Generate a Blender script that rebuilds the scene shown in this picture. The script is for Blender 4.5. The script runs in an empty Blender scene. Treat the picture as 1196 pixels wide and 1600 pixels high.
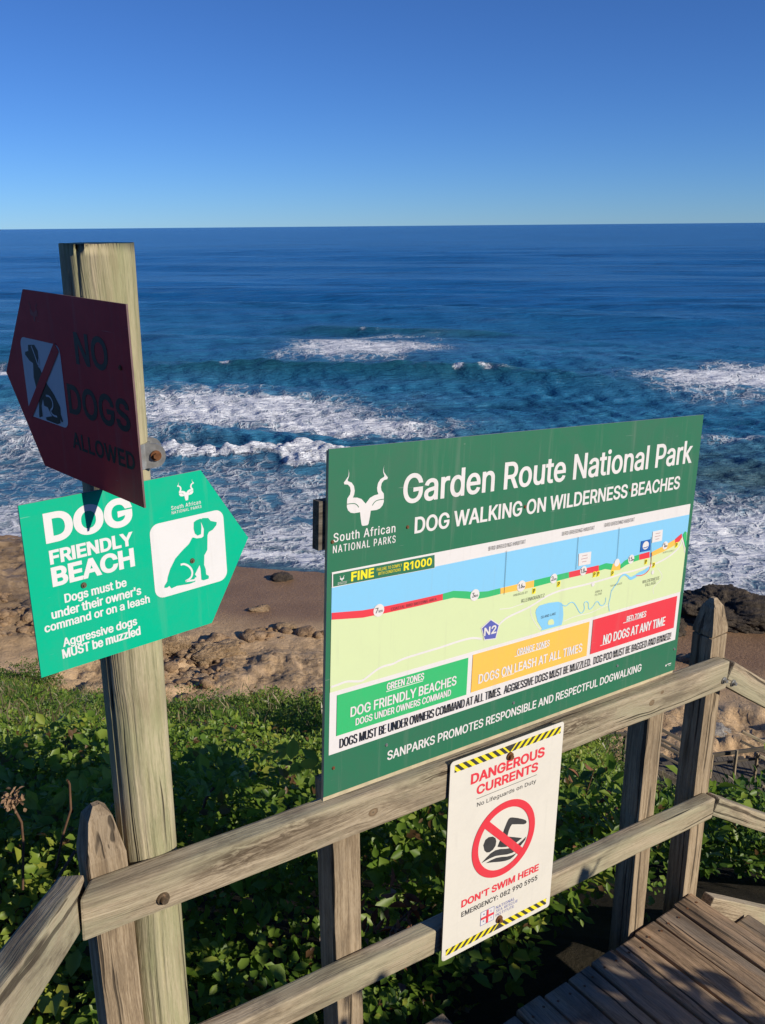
import bpy, bmesh, math, random
import numpy as np
from mathutils import Vector, Matrix, noise
from mathutils.geometry import tessellate_polygon, delaunay_2d_cdt

random.seed(7)
RNG = np.random.default_rng(11)
C = bpy.context.scene.collection
SC = bpy.context.scene
H = 2.1                         # camera height above the deck (z = 0)

# ------------------------------------------------------------------ camera
cam_d = bpy.data.cameras.new('camera')
cam = bpy.data.objects.new('camera', cam_d); C.objects.link(cam)
cam_d.sensor_fit = 'VERTICAL'; cam_d.sensor_height = 24.0; cam_d.lens = 1400 / 1600 * 24.0
cam_d.clip_start = 0.05; cam_d.clip_end = 200000
_R = [[0.99996146, -0.00877893, 0.0], [-0.00267145, -0.30429042, 0.95257556], [-0.00836259, -0.95253886, -0.30430215]]
_m = Matrix(((_R[0][0], -_R[0][1], -_R[0][2], 0), (_R[1][0], -_R[1][1], -_R[1][2], 0), (_R[2][0], -_R[2][1], -_R[2][2], H), (0, 0, 0, 1)))
cam.matrix_world = _m
SC.camera = cam

# ------------------------------------------------------------------ sky, sun, exposure
SUN = Vector((0.778, -0.475, 0.412)).normalized()
w = bpy.data.worlds.new('World'); SC.world = w; w.use_nodes = True
nt = w.node_tree; nt.nodes.clear()
sky = nt.nodes.new('ShaderNodeTexSky'); sky.sky_type = 'NISHITA'; sky.sun_disc = False
sky.sun_elevation = math.asin(SUN.z); sky.sun_rotation = math.atan2(SUN.x, SUN.y)
sky.altitude = 2500; sky.air_density = 1.0; sky.dust_density = 0.0; sky.ozone_density = 5.0
bg = nt.nodes.new('ShaderNodeBackground'); bg.inputs['Strength'].default_value = 0.086
wo = nt.nodes.new('ShaderNodeOutputWorld')
tint = nt.nodes.new('ShaderNodeMix'); tint.data_type = 'RGBA'; tint.blend_type = 'MULTIPLY'; tint.inputs[0].default_value = 1.0; tint.inputs[7].default_value = (.53, .81, 1.22, 1)
nt.links.new(sky.outputs[0], tint.inputs[6]); nt.links.new(tint.outputs[2], bg.inputs[0]); nt.links.new(bg.outputs[0], wo.inputs[0])
sl = bpy.data.lights.new('sun', 'SUN'); sl.energy = 5.0; sl.angle = math.radians(0.5); sl.color = (1.0, 0.90, 0.76)
so = bpy.data.objects.new('sun', sl); C.objects.link(so); so.location = (8, -5, 8)
so.rotation_euler = SUN.to_track_quat('Z', 'Y').to_euler()
SC.view_settings.view_transform = 'Standard'; SC.view_settings.look = 'None'
SC.view_settings.gamma = 1.0; SC.view_settings.exposure = 0.0; SC.view_settings.use_curve_mapping = False
SC.cycles.max_bounces = 6; SC.cycles.diffuse_bounces = 3; SC.cycles.glossy_bounces = 3
SC.cycles.transparent_max_bounces = 8; SC.cycles.caustics_reflective = False; SC.cycles.caustics_refractive = False

# ------------------------------------------------------------------ helpers
def tag(o, label=None, cat=None, group=None, kind=None):
    if label: o['label'] = label
    if cat: o['category'] = cat
    if group: o['group'] = group
    if kind: o['kind'] = kind
    return o

def empty(name, loc=(0, 0, 0), label=None, cat=None, group=None):
    o = bpy.data.objects.new(name, None); C.objects.link(o); o.location = loc
    o.empty_display_size = 0.1
    return tag(o, label, cat, group)

def link(name, me, mat=None, parent=None, smooth=False):
    o = bpy.data.objects.new(name, me); C.objects.link(o)
    if mat is not None and not me.materials:
        for m in (mat if isinstance(mat, (list, tuple)) else [mat]): me.materials.append(m)
    if parent is not None: o.parent = parent
    if smooth:
        me.polygons.foreach_set('use_smooth', [True] * len(me.polygons))
    return o

def np_mesh(name, verts, faces):
    """faces: (N,k) int array of equal-size polygons"""
    me = bpy.data.meshes.new(name)
    verts = np.asarray(verts, dtype=np.float32); faces = np.asarray(faces, dtype=np.int32)
    n, k = faces.shape
    me.vertices.add(len(verts)); me.vertices.foreach_set('co', verts.ravel())
    me.loops.add(n * k); me.loops.foreach_set('vertex_index', faces.ravel())
    me.polygons.add(n)
    me.polygons.foreach_set('loop_start', np.arange(0, n * k, k, dtype=np.int32))
    me.polygons.foreach_set('loop_total', np.full(n, k, dtype=np.int32))
    me.update(calc_edges=True)
    return me

def fattr(me, name, vals):
    a = me.attributes.new(name, 'FLOAT', 'POINT'); a.data.foreach_set('value', np.asarray(vals, dtype=np.float32))

# value noise in numpy
_perm = np.random.default_rng(3).random((257, 257)).astype(np.float64); _perm[256] = _perm[0]; _perm[:, 256] = _perm[:, 0]
def vnoise(x, y):
    xi = np.floor(x); yi = np.floor(y); fx = x - xi; fy = y - yi
    fx = fx * fx * (3 - 2 * fx); fy = fy * fy * (3 - 2 * fy)
    i = xi.astype(int) % 256; j = yi.astype(int) % 256
    a = _perm[i, j]; b = _perm[i + 1, j]; c = _perm[i, j + 1]; d = _perm[i + 1, j + 1]
    return (a + (b - a) * fx) * (1 - fy) + (c + (d - c) * fx) * fy
def fbm(x, y, o=4):
    s = 0; amp = .5; t = 0
    for k in range(o):
        s = s + amp * vnoise(x * 2 ** k + 17.3 * k, y * 2 ** k + 5.1 * k); t += amp; amp *= .5
    return s / t
def sstep(a, b, x):
    t = np.clip((x - a) / (b - a), 0, 1); return t * t * (3 - 2 * t)

# ---- materials
class NT:
    def __init__(s, name):
        s.m = bpy.data.materials.new(name); s.m.use_nodes = True
        s.t = s.m.node_tree; s.b = s.t.nodes['Principled BSDF']; s.out = s.t.nodes['Material Output']
    def n(s, typ, **kw):
        nd = s.t.nodes.new(typ)
        for k, v in kw.items():
            if k.startswith('i_'):
                key = k[2:]; key = int(key) if key.isdigit() else key.replace('_', ' ')
                nd.inputs[key].default_value = v
            else: setattr(nd, k, v)
        return nd
    def l(s, a, b): s.t.links.new(a, b)
    def ramp(s, fac, stops):
        r = s.n('ShaderNodeValToRGB'); e = r.color_ramp.elements
        while len(e) < len(stops): e.new(0.5)
        for el, (p, c) in zip(e, stops):
            el.position = p; el.color = (*c, 1) if len(c) == 3 else c
        s.l(fac, r.inputs[0]); return r.outputs[0]
    def mix(s, fac, a, b, mode='MIX'):
        m = s.n('ShaderNodeMix', data_type='RGBA', blend_type=mode)
        for sock, v in ((0, fac), (6, a), (7, b)):
            if isinstance(v, (int, float)): m.inputs[sock].default_value = v
            elif isinstance(v, tuple): m.inputs[sock].default_value = (*v, 1) if len(v) == 3 else v
            else: s.l(v, m.inputs[sock])
        return m.outputs[2]
    def math(s, op, a, b=0.0, clamp=False):
        m = s.n('ShaderNodeMath', operation=op, use_clamp=clamp)
        for i, v in ((0, a), (1, b)):
            if isinstance(v, (int, float)): m.inputs[i].default_value = v
            else: s.l(v, m.inputs[i])
        return m.outputs[0]
    def attr(s, name): return s.n('ShaderNodeAttribute', attribute_name=name).outputs['Fac']
    def noise(s, vec, scale, detail=4, rough=.55, dist=0):
        t = s.n('ShaderNodeTexNoise', i_Scale=scale, i_Detail=detail, i_Roughness=rough, i_Distortion=dist)
        if vec is not None: s.l(vec, t.inputs['Vector'])
        return t.outputs['Fac']
    def coord(s, kind='Object', scale=(1, 1, 1), rnd=False):
        tc = s.n('ShaderNodeTexCoord'); mp = s.n('ShaderNodeMapping'); mp.inputs['Scale'].default_value = scale
        s.l(tc.outputs[kind], mp.inputs['Vector'])
        if rnd:
            oi = s.n('ShaderNodeObjectInfo')
            v = s.math('MULTIPLY', oi.outputs['Random'], 37.0)
            cb = s.n('ShaderNodeCombineXYZ')
            for i in range(3): s.l(v, cb.inputs[i])
            s.l(cb.outputs[0], mp.inputs['Location'])
        return mp.outputs[0]
    def bump(s, h, strength=.3, dist=.01):
        b = s.n('ShaderNodeBump'); b.inputs['Strength'].default_value = strength; b.inputs['Distance'].default_value = dist
        s.l(h, b.inputs['Height']); s.l(b.outputs[0], s.b.inputs['Normal']); return b
    def set(s, **kw):
        for k, v in kw.items():
            k = k.replace('_', ' ')
            s.b.inputs[k].default_value = (*v, 1) if isinstance(v, tuple) and len(v) == 3 else v
        return s

def wood_mat(name, light, mid, dark, stain=(.05, .04, .03), stain_amt=.5, tint=None, crack=.5, rough=.85, knots=(), scuffs=()):
    """grain runs along local X of each timber"""
    s = NT(name)
    wob = s.n('ShaderNodeVectorMath', operation='ADD')
    wn = s.n('ShaderNodeTexNoise', i_Scale=1.0, i_Detail=2.0); s.l(s.coord('Object', (4, 9, 9), True), wn.inputs['Vector'])
    ws = s.n('ShaderNodeVectorMath', operation='SCALE'); ws.inputs['Scale'].default_value = .022; s.l(wn.outputs['Color'], ws.inputs[0])
    base = s.coord('Object', (1, 1, 1), True); s.l(base, wob.inputs[0]); s.l(ws.outputs[0], wob.inputs[1])
    grain = wob.outputs[0]; raw = s.coord('Object'); kd = []
    if knots or scuffs:
        sep = s.n('ShaderNodeSeparateXYZ'); s.l(raw, sep.inputs[0])
    def dist(kx, ky, sx, sy):
        dx = s.math('MULTIPLY', s.math('SUBTRACT', sep.outputs[0], kx), 1 / sx); dy = s.math('MULTIPLY', s.math('SUBTRACT', sep.outputs[1], ky), 1 / sy)
        return s.math('SQRT', s.math('ADD', s.math('MULTIPLY', dx, dx), s.math('MULTIPLY', dy, dy))), s.math('SUBTRACT', sep.outputs[1], ky)
    for kx, ky, kr in knots:                     # the grain flows round each knot
        d_, dy_ = dist(kx, ky, kr * 3.4, kr * 1.9)
        fo_ = s.math('POWER', 2.718, s.math('MULTIPLY', s.math('MULTIPLY', d_, d_), -1.0))
        cb = s.n('ShaderNodeCombineXYZ'); s.l(s.math('MULTIPLY', s.math('MULTIPLY', dy_, fo_), -.72), cb.inputs[1])
        ad = s.n('ShaderNodeVectorMath', operation='ADD'); s.l(grain, ad.inputs[0]); s.l(cb.outputs[0], ad.inputs[1]); grain = ad.outputs[0]
        kd.append(dist(kx, ky, kr * 1.25, kr)[0])
    def stretch(sx, sy):
        m = s.n('ShaderNodeMapping'); m.inputs['Scale'].default_value = (sx, sy, sy); s.l(grain, m.inputs['Vector']); return m.outputs[0]
    n1 = s.noise(stretch(1.5, 60), 1.0, 5, .6, .2); n2 = s.noise(stretch(5, 230), 1.0, 3, .6, .2); n3 = s.noise(stretch(60, 420), 1.0, 2, .6, 0)
    nb = s.noise(s.coord('Object', (1.3, 5, 5), True), 1.6, 4, .6, .8)
    f = s.math('ADD', s.math('ADD', s.math('MULTIPLY', n1, .45), s.math('MULTIPLY', n2, .35)), s.math('MULTIPLY', n3, .20))
    col = s.ramp(f, [(.38, dark), (.47, mid), (.55, light), (.64, tuple(min(1, c * 1.14) for c in light))])
    if tint:
        col = s.mix(s.ramp(nb, [(.42, (0, 0, 0)), (.62, (.75, .75, .75))]), col, tint, 'MIX')
    st = s.math('ADD', s.math('MULTIPLY', s.noise(s.coord('Object', (3.2, 10, 10), True), 1.1, 5, .62, .6), .72), s.math('MULTIPLY', n2, .28))
    col = s.mix(s.ramp(st, [(.50, (0, 0, 0)), (.62, (stain_amt * .8,) * 3)]), col, stain)
    cr = s.noise(stretch(.9, 60), 1.0, 2, .5, .3)
    crf = s.ramp(cr, [(.325, (1, 1, 1)), (.37, (0, 0, 0))])
    col = s.mix(s.math('MULTIPLY', crf, crack), col, (.03, .024, .018))
    # knots
    kn = s.n('ShaderNodeTexVoronoi', i_Scale=1.0); kn.feature = 'F1'
    s.l(s.coord('Object', (2.3, 9, 9), True), kn.inputs['Vector'])
    kf = s.ramp(kn.outputs['Distance'], [(.09, (1, 1, 1)), (.17, (.3, .3, .3)), (.24, (0, 0, 0))])
    col = s.mix(s.math('MULTIPLY', kf, .55), col, (.10, .065, .035))
    for d_ in kd:
        dn = s.math('ADD', d_, s.math('MULTIPLY', s.math('SUBTRACT', n2, .5), .5))
        col = s.mix(s.ramp(dn, [(.0, (.9, .9, .9)), (.22, (.55, .55, .55)), (.5, (.75, .75, .75)), (.80, (.8, .8, .8)), (1.0, (0, 0, 0))]), col, s.ramp(dn, [(.0, (.05, .035, .022)), (.45, (.20, .13, .07)), (.85, (.10, .065, .035))]))
    for kx, ky, sx, sy in scuffs:                # grimy worn patches
        d_ = dist(kx, ky, sx, sy)[0]
        gn = s.noise(s.coord('Object', (14, 60, 60)), 1.6, 6, .72, .8)
        col = s.mix(s.math('MULTIPLY', s.ramp(d_, [(.35, (1, 1, 1)), (1.0, (0, 0, 0))]), s.ramp(gn, [(.42, (0, 0, 0)), (.55, (.85, .85, .85))])), col, (.075, .055, .035))
    s.l(col, s.b.inputs['Base Color'])
    hgt = s.math('SUBTRACT', s.math('ADD', s.math('MULTIPLY', n1, .4), s.math('MULTIPLY', n2, .6)), s.math('MULTIPLY', crf, .9))
    s.bump(hgt, .8, .004)
    s.set(Roughness=rough, Specular_IOR_Level=.2)
    return s.m

def paint_mat(name, col, rough=.4, dirt=.12, spec=.4, fade=None):
    s = NT(name)
    c = s.coord('Object', (1, 1, 1))
    n = s.noise(c, 9, 6, .65, .6); n2 = s.noise(c, 130, 3, .6)
    d = tuple(max(0, x * (1 - 1.6 * dirt) + .012) for x in col)
    f = s.math('ADD', s.math('MULTIPLY', n, .75), s.math('MULTIPLY', n2, .25))
    cc = s.ramp(f, [(.34, d), (.56, col)])
    run = s.noise(s.coord('Object', (38, 2.2, 1)), 1.0, 5, .65, .3)
    cc = s.mix(s.ramp(run, [(.56, (0, 0, 0)), (.74, (.16, .16, .16))]), cc, (.30, .30, .27))
    scr = s.noise(s.coord('Object', (9, 120, 1)), 1.0, 2, .5, 1.6)
    cc = s.mix(s.ramp(scr, [(.735, (0, 0, 0)), (.77, (.45, .45, .45))]), cc, tuple(min(.75, c_ * .6 + .22) for c_ in col))
    s.l(cc, s.b.inputs['Base Color'])
    s.l(s.ramp(n, [(.3, (rough + .15,) * 3), (.7, (rough,) * 3)]), s.b.inputs['Roughness'])
    s.set(Specular_IOR_Level=spec)
    return s.m

def plain(name, col, rough=.5, metal=0., spec=.4, var=.2, scale=40):
    s = NT(name)
    n = s.noise(s.coord('Object'), scale, 4)
    s.l(s.ramp(n, [(.3, tuple(x * (1 - var) for x in col)), (.7, tuple(min(1, x * (1 + var * .5)) for x in col))]), s.b.inputs['Base Color'])
    s.set(Roughness=rough, Metallic=metal, Specular_IOR_Level=spec)
    return s.m

W_RAIL = wood_mat('weathered_rail_wood', (.42, .345, .24), (.29, .23, .155), (.125, .095, .062), (.085, .065, .048), .85, (.36, .34, .225), .75)
W_TOP = wood_mat('weathered_top_rail_wood', (.42, .35, .245), (.29, .235, .16), (.125, .097, .064), (.085, .065, .048), .8, (.36, .34, .225), .8, .85,
                 [(.612, -.004, .011), (1.545, .004, .010), (1.585, .026, .006)], [(.30, .012, .13, .045), (.42, .03, .10, .02), (1.18, .02, .30, .035), (.85, .03, .2, .02), (1.1, -.03, .12, .02)])
W_POST = wood_mat('weathered_post_wood', (.38, .30, .20), (.27, .205, .13), (.16, .12, .08), (.09, .07, .05), .5, None, .8)
W_POLE = wood_mat('treated_pole_wood', (.47, .41, .27), (.36, .325, .20), (.19, .175, .105), (.16, .12, .065), .45, (.30, .31, .165), .9)
W_DECK = wood_mat('deck_wood', (.46, .315, .19), (.30, .205, .12), (.11, .075, .045), (.05, .04, .032), .8, (.27, .23, .18), .9)
W_DARK = wood_mat('dark_stair_wood', (.16, .14, .115), (.11, .095, .075), (.055, .047, .038), (.04, .035, .03), .4, None, .5)
M_GREEN = paint_mat('dark_green_sign_paint', (.026, .158, .084), .42, .10, .3)
M_WHITE = paint_mat('white_sign_print', (.70, .685, .68), .45, .05, .25)
M_SWHITE = paint_mat('ivory_sign_print', (.70, .675, .60), .45, .05, .25)
M_BLACK = plain('black_print', (.018, .018, .018), .5)
M_DGREY = plain('dark_grey_print', (.05, .05, .052), .5)
M_SKYB = paint_mat('map_sea_blue', (.22, .54, .80), .45, .03, .25)
M_LAND = paint_mat('map_land_green', (.60, .70, .40), .45, .03, .25)
M_RED = paint_mat('red_print', (.72, .045, .065), .4, .05)
M_ORG = paint_mat('orange_print', (.88, .50, .09), .4, .05)
M_LGREEN = paint_mat('light_green_print', (.035, .46, .155), .4, .05)
M_YEL = plain('yellow_print', (.86, .74, .03), .45, var=.05)
M_NAVY = plain('navy_print', (.10, .12, .42), .45, var=.05)
M_BLUE = plain('blue_print', (.02, .12, .42), .45, var=.05)
M_PINK = plain('pale_pink_print', (.42, .24, .25), .45, var=.05)
M_TURQ = paint_mat('turquoise_green_sign_paint', (.0, .43, .245), .5, .05, .12)
M_DOGW = paint_mat('white_vinyl', (.70, .70, .70), .45, .04, .25)
M_CRIM = paint_mat('dark_red_sign_paint', (.62, .030, .040), .5, .12, .25)
M_CRIM2 = plain('darker_red_ghost_print', (.42, .020, .028), .5)
M_EDGE = plain('pale_board_edge', (.50, .43, .28), .7)
M_ALU = plain('grey_sheet_edge', (.42, .42, .40), .5, .2)
M_MAROON = plain('dark_sheet_edge', (.16, .10, .10), .5)
M_STEEL = plain('galvanised_steel', (.48, .49, .48), .42, .75, var=.35, scale=60)
M_RUST = plain('rusty_bolt', (.20, .085, .035), .7, .3, var=.5, scale=200)
M_BRASS = plain('dull_bolt', (.24, .18, .12), .45, .7, var=.4, scale=150)

def box_bm(L, Wd, T, bev=.004, segs=16, wob=.0012, seed=0):
    """timber along +X, length L, Y width Wd, Z thickness T, centred in Y,Z"""
    bm = bmesh.new()
    bmesh.ops.create_cube(bm, size=1)
    for v in bm.verts: v.co = Vector(((v.co.x + .5) * L, v.co.y * Wd, v.co.z * T))
    ed = [e for e in bm.edges if abs((e.verts[0].co - e.verts[1].co).x) > L * .5]
    if segs > 1: bmesh.ops.subdivide_edges(bm, edges=ed, cuts=segs - 1)
    bmesh.ops.bevel(bm, geom=[e for e in bm.edges if e.calc_face_angle(0) > 1.0], offset=bev, segments=2, affect='EDGES', profile=.6)
    for v in bm.verts:
        p = v.co * 3 + Vector((seed * 7.1, seed * 3.3, 0))
        v.co.y += (noise.noise(p) ) * wob * 2; v.co.z += noise.noise(p + Vector((9, 9, 9))) * wob * 2
    return bm

def bm_link(name, bm, mat, parent=None, smooth=False):
    me = bpy.data.meshes.new(name); bmesh.ops.recalc_face_normals(bm, faces=bm.faces); bm.to_mesh(me); bm.free()
    return link(name, me, mat, parent, smooth)

def frame(xa, ya, loc):
    x = Vector(xa).normalized(); y = Vector(ya); y = (y - x * y.dot(x)).normalized(); z = x.cross(y)
    m = Matrix.Identity(4)
    for i in range(3): m[i][0] = x[i]; m[i][1] = y[i]; m[i][2] = z[i]; m[i][3] = loc[i]
    return m

_k = [0]
def timber(name, p0, p1, width, thick, up, mat, parent=None, bev=.004, segs=16, wob=.0012):
    """p0,p1: centre line; width measured along `up`"""
    p0 = Vector(p0); p1 = Vector(p1); _k[0] += 1
    bm = box_bm((p1 - p0).length, width, thick, bev, segs, wob, _k[0])
    o = bm_link(name, bm, mat, parent)
    m = frame(p1 - p0, up, p0)
    o.matrix_basis = m if parent is None else (Matrix.Translation(parent.location).inverted() @ m)
    return o

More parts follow.
